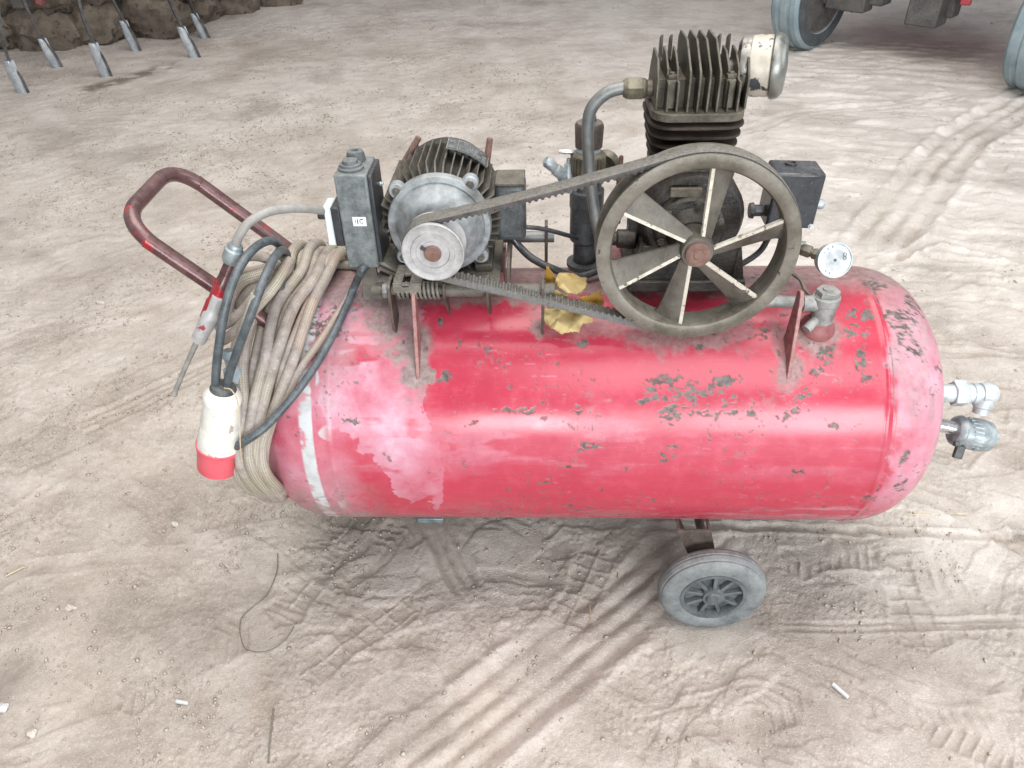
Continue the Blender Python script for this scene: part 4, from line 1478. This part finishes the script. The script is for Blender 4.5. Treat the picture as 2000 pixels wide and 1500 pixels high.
for k in range(9):
    a = R_(-20 + 16 * k)
    e = Vector((0, -math.cos(a), math.sin(a)))
    f_.bar(fb_ + dv * .050 + e * .031 + Vector((0, 0, -.004)), fb_ + dv * .068 + e * .0315 + Vector((0, 0, -.004)), .0022, .002, side=e)
part('grip_rib', f_, M['zinc'], dvl)
f_ = MB().bar(fb_ + dv * .034 + Vector((0, -.022, -.022)), fb_ + dv * .028 + Vector((0, -.034, -.046)), .018, .009)
f_.lathe([(0, .007), (.009, .006)], fb_ + dv * .024 + Vector((0, -.028, -.016)), -dv, 6)
part('valve_lever', f_, M['dark_paint'], dvl, bevel=.002)

# ------------------------------------------------------------------ air hose, blow gun
HR = .0099
HOSE = thing('air_hose', 'braided dusty air hose coiled in many loops over the handle end of the tank', 'hose', (-.5, -.1, .5))
hm = MB()
NL = 8
tops = [(553, 507), (572, 491), (594, 497), (606, 484), (616, 498), (634, 503), (646, 503), (659, 501)]
for i in range(NL):
    s = i / (NL - 1)
    lift = (.002, .018, .0, .022, .004, .014, .0, .008)[i]
    tx, ty = tops[i]
    fan = [(ty + 45, tx - 22), (600, 484 + 128 * s), (700, 464 + 114 * s), (790, 464 + 80 * s), (870, 470 + 46 * s), (925, 472 + 46 * s)]
    front = []
    for (py, px) in fan:
        px += rnd.uniform(-8, 8)
        front.append(cyl(px, py, TR + HR + .004 + lift))
    t0 = P(tx, ty, y=.062)
    b0 = front[-1]
    loop = [t0] + front + [Vector((b0.x - .012, -.20, .335 - .006 * i % .02)), Vector((-.548 - .004 * (i % 3), -.10, .262 - .012 * (i % 3))), Vector((-.556, .06, .252)), Vector((-.525, .22, .36)), Vector((-.49 + .05 * s, .278, .50)), Vector((t0.x - .02, .20, .625 + lift))]
    hm.tube(smooth_path(loop, 10, True), HR + .0006 * math.sin(i * 1.7), 14, closed=True)
# lead from the coil to the tank, running along the crown
hm.tube(smooth_path([P(640, 512, y=.10), P(662, 518, y=.09), P(690, 518, y=.08), P(712, 517, y=.06), (-.27, .05, .69)], 8), .0088, 14)
# one strand slanting over the shell beside the cord
hm.tube(smooth_path([cyl(690, 560, .262), cyl(668, 600, .262), cyl(630, 660, .262), cyl(590, 715, .263), cyl(556, 775, .266), cyl(522, 830, .268), cyl(492, 885, .27)], 8), .0066, 12)
part('hose', hm, M['hose'], HOSE)
hi = MB()
hi.tube(smooth_path([P(560, 500, y=-.06), P(520, 532, y=-.13), P(476, 548, y=-.15), P(452, 580, y=-.16), P(447, 612, y=-.17), P(458, 628, y=-.175), P(470, 612, y=-.165), P(474, 585, y=-.155), P(500, 556, y=-.14), P(535, 535, y=-.10)], 10), .0092, 14)
hi.tube(smooth_path([P(545, 515, y=-.10), P(505, 500, y=-.09), P(468, 505, y=-.09), P(470, 530, y=-.11), P(515, 527, y=-.12), P(548, 508, y=-.11)], 10), .0092, 14)
hi.tube(smooth_path([P(428, 641, y=-.19), P(448, 628, y=-.2), P(475, 607, y=-.21), P(500, 575, y=-.2), P(530, 530, y=-.12)], 10), .0085, 14)
hi.tube(smooth_path([P(430, 668, y=-.19), P(450, 655, y=-.205), P(474, 632, y=-.215), P(500, 600, y=-.21), P(535, 560, y=-.19), P(565, 510, y=-.10)], 10), .0088, 14)
hi.tube(smooth_path([P(500, 575, y=-.24), P(483, 625, y=-.25), P(470, 665, y=-.25), P(463, 690, y=-.25), P(473, 668, y=-.24), P(487, 630, y=-.235)], 10), .0080, 14)
part('hose_loop', hi, M['hose'], HOSE)
cp = MB()
a, b2 = P(446, 684, y=-.2), P(459, 745, y=-.21)
cp.lathe([(0, .010), (.012, .0125), (.016, .0095), (.030, .0095), (.034, .0150), (.056, .0155), (.060, .012), ((b2 - a).length + .008, .011)], a, b2 - a, 18)
part('hose_coupling', cp, M['blue_plastic'], HOSE)

GUN = thing('blow_gun', 'dusty red and grey blow gun with thin nozzle hanging at the handle beside the hose', 'blow gun', P(415, 600, y=-.18))
gb = MB()
a, m1, b2 = P(452, 515, y=-.165), P(428, 572, y=-.18), P(408, 622, y=-.19)
gb.tube(smooth_path([a, m1, b2], 8), [.0115] * 5 + [.0128] * 6 + [.0145] * 6, 16)
part('gun_body', gb, M['handle'], GUN)
gb = MB()
c_ = P(386, 664, y=-.195)
gb.tube(smooth_path([P(427, 580, y=-.19), P(412, 615, y=-.195), P(398, 643, y=-.196), P(391, 658, y=-.195), c_], 5), [.010] * 5 + [.0135] * 5 + [.0125] * 5 + [.0125] * 5 + [.009], 16)
part('gun_sleeve', gb, M['gun_grey'], GUN)
gb = MB().tube([c_, P(360, 722, y=-.2), P(342, 765, y=-.2)], [.0048, .0042, .0042], 12)
gb.lathe([(0, .0042), (.006, .0058), (.009, .0055)], P(342, 765, y=-.2), P(335, 781, y=-.2) - P(342, 765, y=-.2), 12)
part('gun_nozzle', gb, M['cable_grey'], GUN)
gb = MB().bar(P(430, 577, y=-.172), P(399, 632, y=-.178), .008, .006)
part('gun_trigger', gb, M['black'], GUN, bevel=.0015)
gb = MB()
a, b2 = P(451, 512, y=-.165), P(459, 484, y=-.162)
gb.lathe([(0, .0135), (.004, .015), (.022, .015), (.025, .012), (.029, .012), (.032, .0105)], a, b2 - a, 12)
part('gun_coupler', gb, M['zinc_dark'], GUN)
gb = MB().tube(smooth_path([P(458, 488, y=-.162), P(466, 463, y=-.158), P(485, 436, y=-.15), P(520, 415, y=-.13), P(565, 407, y=-.10), P(605, 408, y=-.07), P(634, 412, y=-.036)], 10), .0072, 14)
part('feed_hose', gb, M['cable_grey'], GUN)

# ------------------------------------------------------------------ power cord with its plug
CORD = thing('power_cord', 'grey rubber power cord with white and red industrial plug, slung over the handle and hose', 'power cord', P(430, 830, y=-.26))
cm = MB()
py_ = -.262
cm.tube(smooth_path([P(421, 765, y=py_), P(422, 730, y=py_), P(427, 680, y=-.255), P(438, 610, y=-.24), P(455, 550, y=-.215), P(478, 507, y=-.18), P(503, 480, y=-.14), P(530, 470, y=-.10), P(547, 482, y=-.06), P(548, 500, y=-.02), (-.47, .10, .64), (-.48, .2, .55)], 10), .0070, 14)
cm.tube(smooth_path([P(441, 768, y=py_), P(447, 735, y=py_), P(462, 690, y=-.262), P(488, 620, y=-.255), P(510, 560, y=-.23), P(532, 510, y=-.17), P(550, 489, y=-.10), P(560, 497, y=-.07), P(556, 520, y=-.08), P(548, 560, y=-.15)], 10), .0070, 14)
cm.tube(smooth_path([P(462, 872, y=-.275), P(482, 860, y=-.285), cyl(520, 832, .302), cyl(572, 775, .292), cyl(620, 708, .280), cyl(662, 630, .270), cyl(690, 565, .268), P(706, 530, y=-.068), (-.303, -.045, .738)], 10), .0070, 14)
part('cord', cm, M['cord'], CORD)
pa, pb = P(436, 757, y=py_), P(426, 912, y=py_)
pd = (pb - pa)
LL = pd.length
pm = MB().lathe([(0, .018), (.006, .024), (LL * .07, .0275), (LL * .09, .0300), (LL * .14, .0305), (LL * .15, .0285), (LL * .20, .0290), (LL * .40, .0330), (LL * .42, .0322), (LL * .44, .0332), (LL * .66, .0368), (LL * .68, .0365), (LL * .70, .036)], pa, pd, 36)
plug = part('plug', pm, M['white_plastic'], CORD)
pm = MB().lathe([(-.006, .013), (-.004, .018), (.002, .021), (.006, .021)], pa, pd, 24)
part('cord_grip', pm, M['dark_paint'], plug)
pm = MB().lathe([(LL * .675, .0362), (LL * .68, .0385), (LL * .71, .0385), (LL * .72, .0362), (LL * .98, .0348), (LL * .985, .033), (LL * .90, .032)], pa, pd, 36)
part('plug_collar', pm, M['red_plastic'], plug)
pm = MB().tube(smooth_path([P(438, 758, y=-.285), P(452, 762, y=-.295), P(464, 785, y=-.295), P(468, 830, y=-.30), P(470, 880, y=-.295), P(476, 915, y=-.28)], 8), .0009, 6)
part('tie_wire', pm, M['straw'], plug)

# ------------------------------------------------------------------ crumpled yellow paper stuck between belt and tank
PAP = thing('crumpled_paper', 'crumpled yellow and tan paper stuffed between the drive belt and the tank', 'paper', P(1110, 600, y=-.11))


def crumple(name, outline, mat, seed, depth, folds=7):
    """a torn sheet folded along many creases; outline lists photo points with their own depth"""
    r = random.Random(seed)
    poly = [(a, b) for a, b, _ in outline]
    x0, x1 = min(a for a, b in poly) - 4, max(a for a, b in poly) + 4
    y0, y1 = min(b for a, b in poly) - 4, max(b for a, b in poly) + 4
    st = 1.6
    xs, ys = np.arange(x0, x1, st), np.arange(y0, y1, st)
    GXp, GYp = np.meshgrid(xs, ys)
    jx = GXp + 5 * (fbm(GXp * .12, GYp * .12, 3, seed) - .5)
    jy = GYp + 5 * (fbm(GXp * .12, GYp * .12, 3, seed + 50) - .5)
    ins = in_poly(jx, jy, poly)
    w = np.zeros_like(GXp)
    d = np.zeros_like(GXp)
    for a, b, yy in outline:
        q = 1 / ((GXp - a) ** 2 + (GYp - b) ** 2 + 20)
        w += q
        d += q * yy
    d /= w
    u, v = (GXp - x0) / 60, (GYp - y0) / 60
    h = np.zeros_like(u)
    for i in range(folds):
        a = r.uniform(0, math.pi)
        o = r.uniform(-.1, 1.1)
        q = np.abs(u * math.cos(a) + v * math.sin(a) - o)
        h += r.uniform(.5, 1.0) * r.choice((-1, 1)) * np.minimum(q, r.uniform(.3, .8))
    h = h / folds * 3.0 + .05 * fbm(u * 3, v * 3, 2, seed)
    h -= h.mean()
    n, k = u.shape
    idx = -np.ones((n, k), int)
    vs, fs = [], []
    nrm = Vector((0, -.75, .66))
    for i in range(n):
        for j in range(k):
            if ins[i, j]:
                idx[i, j] = len(vs)
                vs.append(P(GXp[i, j], GYp[i, j], y=d[i, j]) + nrm * float(h[i, j] * depth))
    for i in range(n - 1):
        for j in range(k - 1):
            q = (idx[i, j], idx[i + 1, j], idx[i + 1, j + 1], idx[i, j + 1])
            if min(q) >= 0:
                fs.append(q)
    o = part(name, MB().add(vs, fs), mat, PAP, angle=10)
    sm = o.modifiers.new('thick', 'SOLIDIFY')
    sm.thickness = .0006
    return o


crumple('paper_fold', [(1064, 518, -.095), (1074, 526, -.09), (1086, 545, -.09), (1086, 572, -.10), (1078, 590, -.11), (1066, 600, -.115), (1064, 560, -.10)], M['paper_yellow'], 3, .05, 5)
crumple('paper_fold', [(1090, 530, -.085), (1100, 526, -.08), (1148, 541, -.085), (1146, 560, -.095), (1132, 576, -.105), (1108, 580, -.11), (1090, 566, -.11), (1083, 548, -.10)], M['paper_tan'], 5, .07, 5)
crumple('paper_fold', [(1064, 566, -.118), (1076, 560, -.112), (1092, 568, -.115), (1112, 578, -.118), (1108, 596, -.122), (1092, 606, -.125), (1072, 606, -.128), (1066, 590, -.122)], M['paper_tan'], 8, .06, 5)
crumple('paper_fold', [(1106, 596, -.118), (1122, 584, -.11), (1150, 576, -.10), (1174, 566, -.095), (1182, 592, -.10), (1168, 610, -.11), (1140, 606, -.118)], M['paper_yellow'], 11, .06, 5)
crumple('paper_fold', [(1062, 602, -.118), (1085, 596, -.108), (1120, 602, -.108), (1160, 622, -.118), (1158, 632, -.124), (1140, 632, -.128), (1131, 653, -.142), (1112, 650, -.145), (1096, 654, -.148), (1076, 642, -.142), (1057, 622, -.130)], M['paper_tan'], 14, .08, 7)

# ------------------------------------------------------------------ background: rubble stone wall at upper left
WALL = thing('stone_wall', 'rough fieldstone wall foot in shade behind the cultivator tines', 'wall', (-3.2, 5.4, 0))


def rock(name, c, size, seed, parent, mat, rot=0):
    r = np.random.RandomState(seed)
    n1, n2 = 22, 14
    vs, fs = [], []
    ph = r.uniform(0, 6.28, 12)
    planes = []
    for _ in range(11):
        d = r.normal(size=3)
        d /= np.linalg.norm(d)
        planes.append((d, r.uniform(.62, .92)))
    for i in range(n2 + 1):
        th = math.pi * i / n2
        for k in range(n1):
            a = 2 * math.pi * k / n1
            d = np.array([math.sin(th) * math.cos(a), math.sin(th) * math.sin(a), math.cos(th)])
            rad = 1.0
            for pl, o in planes:
                q = d @ pl
                if q > .05:
                    rad = min(rad, o / q)
            rad *= 1 + .07 * math.sin(5 * a + ph[0] + 3 * th) + .06 * math.sin(9 * th + ph[1] - 4 * a) + .03 * math.sin(15 * a + 11 * th)
            v = Vector(d * rad)
            v = Vector((v.x * size[0], v.y * size[1], v.z * size[2]))
            v.rotate(Matrix.Rotation(rot, 3, 'Y'))
            vs.append(v + Vector(c))
    for i in range(n2):
        for k in range(n1):
            k2 = (k + 1) % n1
            fs.append((i * n1 + k, (i + 1) * n1 + k, (i + 1) * n1 + k2, i * n1 + k2))
    return part(name, MB().add(vs, fs), mat, parent, angle=28)


wl = [(-5.6, 4.55), (-3.75, 4.62), (-3.0, 4.85), (-2.55, 5.45), (-1.95, 6.35), (-1.2, 7.6)]
mm = MB()
for (a, b2) in zip(wl[:-1], wl[1:]):
    d = Vector((b2[0] - a[0], b2[1] - a[1], 0)).normalized()
    nrm = Vector((-d.y, d.x, 0))
    p, q = Vector((*a, -.05)) + nrm * .14, Vector((*b2, -.05)) + nrm * .14
    mm.prism([p, q, q + nrm * .4, p + nrm * .4], (0, 0, .95))
part('wall_core', mm, M['mortar'], WALL)
sid = 100
run = 0
for (a, b2) in zip(wl[:-1], wl[1:]):
    A_, B_ = Vector((*a, 0)), Vector((*b2, 0))
    L = (B_ - A_).length
    d = (B_ - A_) / L
    nrm = Vector((-d.y, d.x, 0))
    for row in range(3):
        s = rnd.uniform(-.1, .1)
        while s < L:
            w = rnd.uniform(.22, .52)
            hgt = rnd.uniform(.24, .34)
            cpos = A_ + d * (s + w / 2) + nrm * (.13 + rnd.uniform(-.03, .04) + row * .03) + Vector((0, 0, .10 + row * .27 + rnd.uniform(-.04, .04)))
            sid += 1
            o = rock('stone', cpos, (w * .60, .17, hgt * .62), sid, WALL, M['stone'], rnd.uniform(-.25, .25))
            s += w * .92

# cultivator with its tines
CUL = thing('cultivator', 'spring tine cultivator with polished steel points resting on the dirt by the stone wall', 'cultivator', (-3.0, 4.3, 0))
bmn = MB()
bmn.bar((-4.2, 3.75, .60), (-2.0, 4.75, .60), .07, .07, side=(0, 0, 1))
bmn.bar((-4.2, 4.35, .60), (-2.2, 5.25, .60), .07, .07, side=(0, 0, 1))
bmn.bar((-3.4, 4.05, .60), (-3.55, 4.70, .60), .06, .06, side=(0, 0, 1))
bmn.bar((-2.4, 4.50, .60), (-2.5, 5.15, .60), .06, .06, side=(0, 0, 1))
part('frame_beam', bmn, M['machine_red'], CUL)
mot = MB().box(P(40, 2, y=4.2) + Vector((0, 0, .04)), (.10, .08, .16))
part('frame_bracket', mot, M['machine'], CUL, bevel=.01)
mot = MB().box(P(82, 0, y=4.25) + Vector((0, 0, .05)), (.05, .06, .16), Matrix.Rotation(.3, 3, 'Y'))
part('frame_bracket', mot, M['red_dull'], CUL, bevel=.01)
for (bx, by, sx, sy, tx, ty, k) in ((40, 182, 12, 118, -2, 0, 1.12), (108, 132, 78, 75, 58, 22, .9), (203, 150, 178, 84, 156, 0, 1.1), (262, 100, 237, 40, 222, 0, .9), (378, 114, 350, 52, 333, 0, 1.0), (398, 76, 375, 26, 368, -10, .8)):
    B = P(bx, by, z=0.0)
    S_ = P(sx, sy, y=B.y - .03)
    T_ = P(tx, ty, y=B.y - .05)
    up = (T_ - S_)
    far = S_ + up.normalized() * max(.05, (.60 - S_.z) / max(up.normalized().z, .3))
    tn = MB()
    shade_off = Vector((.030, .022, 0))  # runs the dark shank down beside the share as its shaded side
    p_ = smooth_path([far, S_.lerp(far, .5) + Vector((0, -.02, 0)), S_ + shade_off * .4, S_.lerp(B, .5) + shade_off, B + shade_off * 1.2 + Vector((0, 0, -.02))], 8)
    for a, b2 in zip(p_[:-1], p_[1:]):
        pass
    vsx = []
    w_, t_ = .050, .016
    fs = []
    dirs = (B - S_).normalized()
    sidev = Vector((.80, .60, 0))
    tv = Vector((.60, -.80, 0))
    for i, q in enumerate(p_):
        for (i1, j1) in ((-1, -1), (1, -1), (1, 1), (-1, 1)):
            vsx.append(q + tv * (w_ / 2 * i1) + sidev * (t_ / 2 * j1))
    for i in range(len(p_) - 1):
        for c_ in range(4):
            c2_ = (c_ + 1) % 4
            fs.append((i * 4 + c_, i * 4 + c2_, i * 4 + 4 + c2_, i * 4 + 4 + c_))
    fs += [(3, 2, 1, 0), tuple(len(vsx) - 4 + c_ for c_ in range(4))]
    tine = part('tine', tn.add(vsx, fs), M['tine'], CUL)
    shr = MB()
    pth = smooth_path([S_ + Vector((0, -.012, 0)), S_.lerp(B, .4) + Vector((-.004, -.016, 0)), S_.lerp(B, .75) + Vector((-.002, -.012, 0)), B + Vector((0, 0, -.02))], 6)
    vsx, fs = [], []
    fx = Vector((.88, -.47, 0))
    fn = Vector((.47, .88, 0))
    for i, q in enumerate(pth):
        t = i / (len(pth) - 1)
        w_ = .027 * k * min(1, .75 + 3.0 * t) * (1 - .12 * t)
        bow = .010
        for (u, d_) in ((-1, .004), (-.5, -.006), (.35, -.008), (1, .002), (1, .040), (-1, .040)):
            vsx.append(q + fx * (w_ * u) + fn * d_)
    for i in range(len(pth) - 1):
        for c_ in range(6):
            c2_ = (c_ + 1) % 6
            fs.append((i * 6 + c_, i * 6 + c2_, i * 6 + 6 + c2_, i * 6 + 6 + c_))
    fs += [(5, 4, 3, 2, 1, 0), tuple(len(vsx) - 6 + c_ for c_ in range(6))]
    shr.add(vsx, fs)
    part('share', shr, M['share'], tine, bevel=.002)
    hb_ = MB()
    for t in (.3, .72):
        q = S_.lerp(B, t) + Vector((.006, -.026 + .008 * t, 0))
        hb_.lathe([(0, .0085), (.003, .008), (.001, .005)], q - Vector((0, -.004, 0)), (-.2, -1, .1), 14)
    part('share_bolt', hb_, M['tine'], tine)

# wheeled farm machine at upper right
MAC = thing('farm_trailer', 'dark wheeled farm implement parked at the back right with dusty tyres in bluish light', 'farm machine', (2.3, 3.9, 0))
adir = Vector((.69, -.724, 0)).normalized()
for base_, nm in ((P(1562, 92, z=0), 0), (P(2003, 172, z=0), 1)):
    Rw = .34
    c_ = Vector((base_.x, base_.y, Rw)) + adir * (0.02)
    ty_ = MB().ring([(-.10, .235), (-.105, .27), (-.098, .315), (-.080, .334), (-.050, .338), (-.046, .331), (-.022, .331), (-.018, .340), (.018, .340), (.022, .331), (.046, .331), (.050, .338), (.080, .334), (.098, .315), (.105, .27), (.10, .235), (.07, .215), (-.07, .215)], c_, adir, 64)
    tyre = part('tyre', ty_, M['tyre'], MAC)
    sw_ = MB().ring([(.1000, .312), (.1062, .270), (.1015, .236), (.098, .236), (.0975, .312)], c_, adir, 64)
    part('tyre_sidewall', sw_, M['tyre_side'], tyre)
    rm_ = MB().lathe([(.09, .236), (.095, .228), (.080, .215), (.040, .19), (.045, .12), (.075, .10), (.085, .06), (.11, .055), (.112, 0)], c_, adir, 40)
    part('rim', rm_, M['machine'], tyre)
w1, w2 = P(1562, 92, z=0) + Vector((0, 0, .56)), P(2003, 172, z=0) + Vector((0, 0, .56))
bx_ = MB().bar(w1 + adir * .1, w2 - adir * .1, .09, .09, side=(0, 0, 1))
part('axle_beam', bx_, M['machine'], MAC)
q = P(1805, 48, y=3.9)
bk = MB()
bk.box(q + Vector((0, 0, .16)), (.19, .17, .32), Matrix.Rotation(-.75, 3, 'Z'))
part('hitch_block', bk, M['machine'], MAC, bevel=.012)
bk = MB().box(q + Vector((.13, .02, .19)), (.10, .12, .30), Matrix.Rotation(-.75, 3, 'Z'))
part('hitch_block', bk, M['machine'], MAC, bevel=.012)
q = P(1655, 22, y=4.25)
bk = MB().box(q + Vector((0, 0, .11)), (.26, .14, .20), Matrix.Rotation(-.75, 3, 'Z'))
bk.box(q + Vector((.15, -.05, .15)), (.14, .14, .20), Matrix.Rotation(-.75, 3, 'Z'))
part('spring_hanger', bk, M['machine'], MAC, bevel=.012)
bk = MB().box(P(1887, 2, y=3.75) + Vector((0, 0, .03)), (.06, .05, .10), Matrix.Rotation(-.5, 3, 'Z'))
part('red_bracket', bk, M['machine_red'], MAC, bevel=.008)
q = P(1905, -12, y=3.9)
bk = MB().box(q + Vector((.15, .4, .32)), (1.5, .95, .62), Matrix.Rotation(-.75, 3, 'Z'))
part('hopper', bk, M['machine_red'], MAC, bevel=.02)

# ------------------------------------------------------------------ loose things on the dirt
def pebble(px, py, size, seed, mat, name, label, cat, sq=.6, group=None):
    q = P(px, py, z=0)
    z = gz(q.x, q.y)
    o = rock(name, (q.x, q.y, z + size * sq * .35), (size, size * .8, size * sq), seed, None, mat, .3)
    return tag(o, label, cat, group)


pebble(197, 594, .016, 11, M['pebble'], 'pebble', 'pale rounded pebble alone on the dirt left of the red handle', 'pebble')
pebble(62, 1431, .013, 12, M['pebble'], 'pebble', 'small beige stone near the lower left corner of the floor', 'pebble')
pebble(139, 1187, .012, 13, M['pebble'], 'pebble', 'small pale stone beside a dark clod at left foreground', 'pebble')
pebble(342, 1026, .009, 14, M['pebble'], 'pebble', 'tiny pale stone on the dirt below the plug', 'pebble')
pebble(4, 1384, .014, 15, M['white_bit'], 'plaster_lump', 'whitish lump at the very left edge of the floor', 'lump')


def strip(name, pxs, r, mat, label, cat, lift=.002):
    pts = []
    for px, py in pxs:
        q = P(px, py, z=0)
        pts.append((q.x, q.y, gz(q.x, q.y) + r + lift))
    o = part(name, MB().tube(smooth_path(pts, 8), r, 8), mat)
    return tag(o, label, cat)


q = P(356, 1373, z=0)
o = part('white_scrap', MB().box((q.x, q.y, gz(q.x, q.y) + .005), (.026, .006, .008), Matrix.Rotation(-.15, 3, 'Z')), M['white_bit'], bevel=.002)
tag(o, 'small bluish white plastic scrap on the dirt at lower left', 'scrap')
q, q2 = P(1626, 1338, z=0), P(1656, 1364, z=0)
q.z, q2.z = gz(q.x, q.y) + .006, gz(q2.x, q2.y) + .006
o = part('cigarette_butt', MB().tube([q, q.lerp(q2, .5), q2], [.0042, .0042, .004], 14), M['white_bit'])
tag(o, 'short white cigarette butt on the dirt at lower right', 'cigarette butt')
strip('twig', [(543, 1083), (541, 1120), (520, 1165), (478, 1200), (468, 1225), (476, 1262), (500, 1274), (532, 1270), (560, 1247), (580, 1215)], .0011, M['twig'], 'thin grey curling root fibre looped on the dirt in front of the hose', 'twig')
strip('twig', [(535, 1385), (531, 1420), (527, 1455), (524, 1490)], .0017, M['twig'], 'straight grey twig pointing to the bottom edge of the floor', 'twig')
strip('straw', [(1152, 1180), (1154, 1212)], .0012, M['straw'], 'short yellow straw left of the front wheel', 'straw')
strip('straw', [(1207, 1085), (1206, 1128)], .0010, M['twig'], 'short dark stalk on the dirt left of the wheel bracket', 'straw')
strip('straw', [(1772, 1007), (1888, 1004)], .0012, M['straw'], 'pale straw lying level right of the tank end', 'straw')
strip('straw', [(12, 1128), (48, 1108)], .0014, M['straw'], 'pale straw at the left edge of the floor', 'straw')

# crumbs and gravel, too many to count
def gravel():
    N = 56000
    r = np.random.RandomState(5)
    base = np.array([(0, 0, 1), (1, 0, .1), (.3, .95, 0), (-.8, .6, .1), (-.8, -.6, 0), (.3, -.95, .1), (0, 0, -.6)], float)
    tris = np.array([(0, 1, 2), (0, 2, 3), (0, 3, 4), (0, 4, 5), (0, 5, 1), (6, 2, 1), (6, 3, 2), (6, 4, 3), (6, 5, 4), (6, 1, 5)])
    u = r.uniform(0, 1, N * 9)
    yy = .72 * (8.3 / .72) ** (u ** 1.25) - 1.72 + .1
    xx = r.uniform(-1, 1, N * 9) * (.8 * (yy + 1.75))
    clump = fbm(xx * 3.3, yy * 3.3, 4, 81) * .6 + fbm(xx * 11, yy * 11, 3, 82) * .4
    left = 1 - sstep(-.5, .5, xx)
    pr = .10 * (.3 + .7 * left) + .9 * sstep(.50, .66, clump + .10 * left - .05) * (.35 + .65 * left)
    keep = r.uniform(0, 1, N * 9) < pr
    xx, yy = xx[keep][:N], yy[keep][:N]
    n = len(xx)
    ii = np.clip(np.searchsorted(gys, yy), 0, len(gys) - 1)
    jj = np.clip(np.searchsorted(gs, xx / gW[ii]), 0, len(gs) - 1)
    zz = GH[ii, jj]
    sz = .0008 + .0040 * r.uniform(0, 1, n) ** 11 + .0006 * np.clip(yy + .5, 0, 4)
    ang = r.uniform(0, 6.28, n)
    ca, sa = np.cos(ang), np.sin(ang)
    jit = base[None] * (1 + r.uniform(-.5, .5, (n, 7, 3))) * (1 + r.uniform(-.35, .35, (n, 1, 3)))
    X = (jit[..., 0] * ca[:, None] - jit[..., 1] * sa[:, None]) * sz[:, None] + xx[:, None]
    Y = (jit[..., 0] * sa[:, None] + jit[..., 1] * ca[:, None]) * sz[:, None] + yy[:, None]
    Z = jit[..., 2] * sz[:, None] * .75 + zz[:, None] + sz[:, None] * .25
    vs = np.stack([X, Y, Z], -1).reshape(-1, 3)
    f = (tris[None] + (np.arange(n) * 7)[:, None, None]).reshape(-1, 3)
    me = bpy.data.meshes.new('gravel')
    me.vertices.add(len(vs))
    me.vertices.foreach_set('co', vs.ravel().astype(np.float32))
    me.loops.add(f.size)
    me.loops.foreach_set('vertex_index', f.ravel().astype(np.int32))
    me.polygons.add(len(f))
    me.polygons.foreach_set('loop_start', (np.arange(len(f)) * 3).astype(np.int32))
    me.update(calc_edges=True)
    me.materials.append(grunge('dirt_crumb', (.28, .225, .175), (.50, .44, .37), .95, 0, .3, DUST, 150, .3))
    o = bpy.data.objects.new('gravel', me)
    COL.objects.link(o)
    o['kind'] = 'stuff'


gravel()
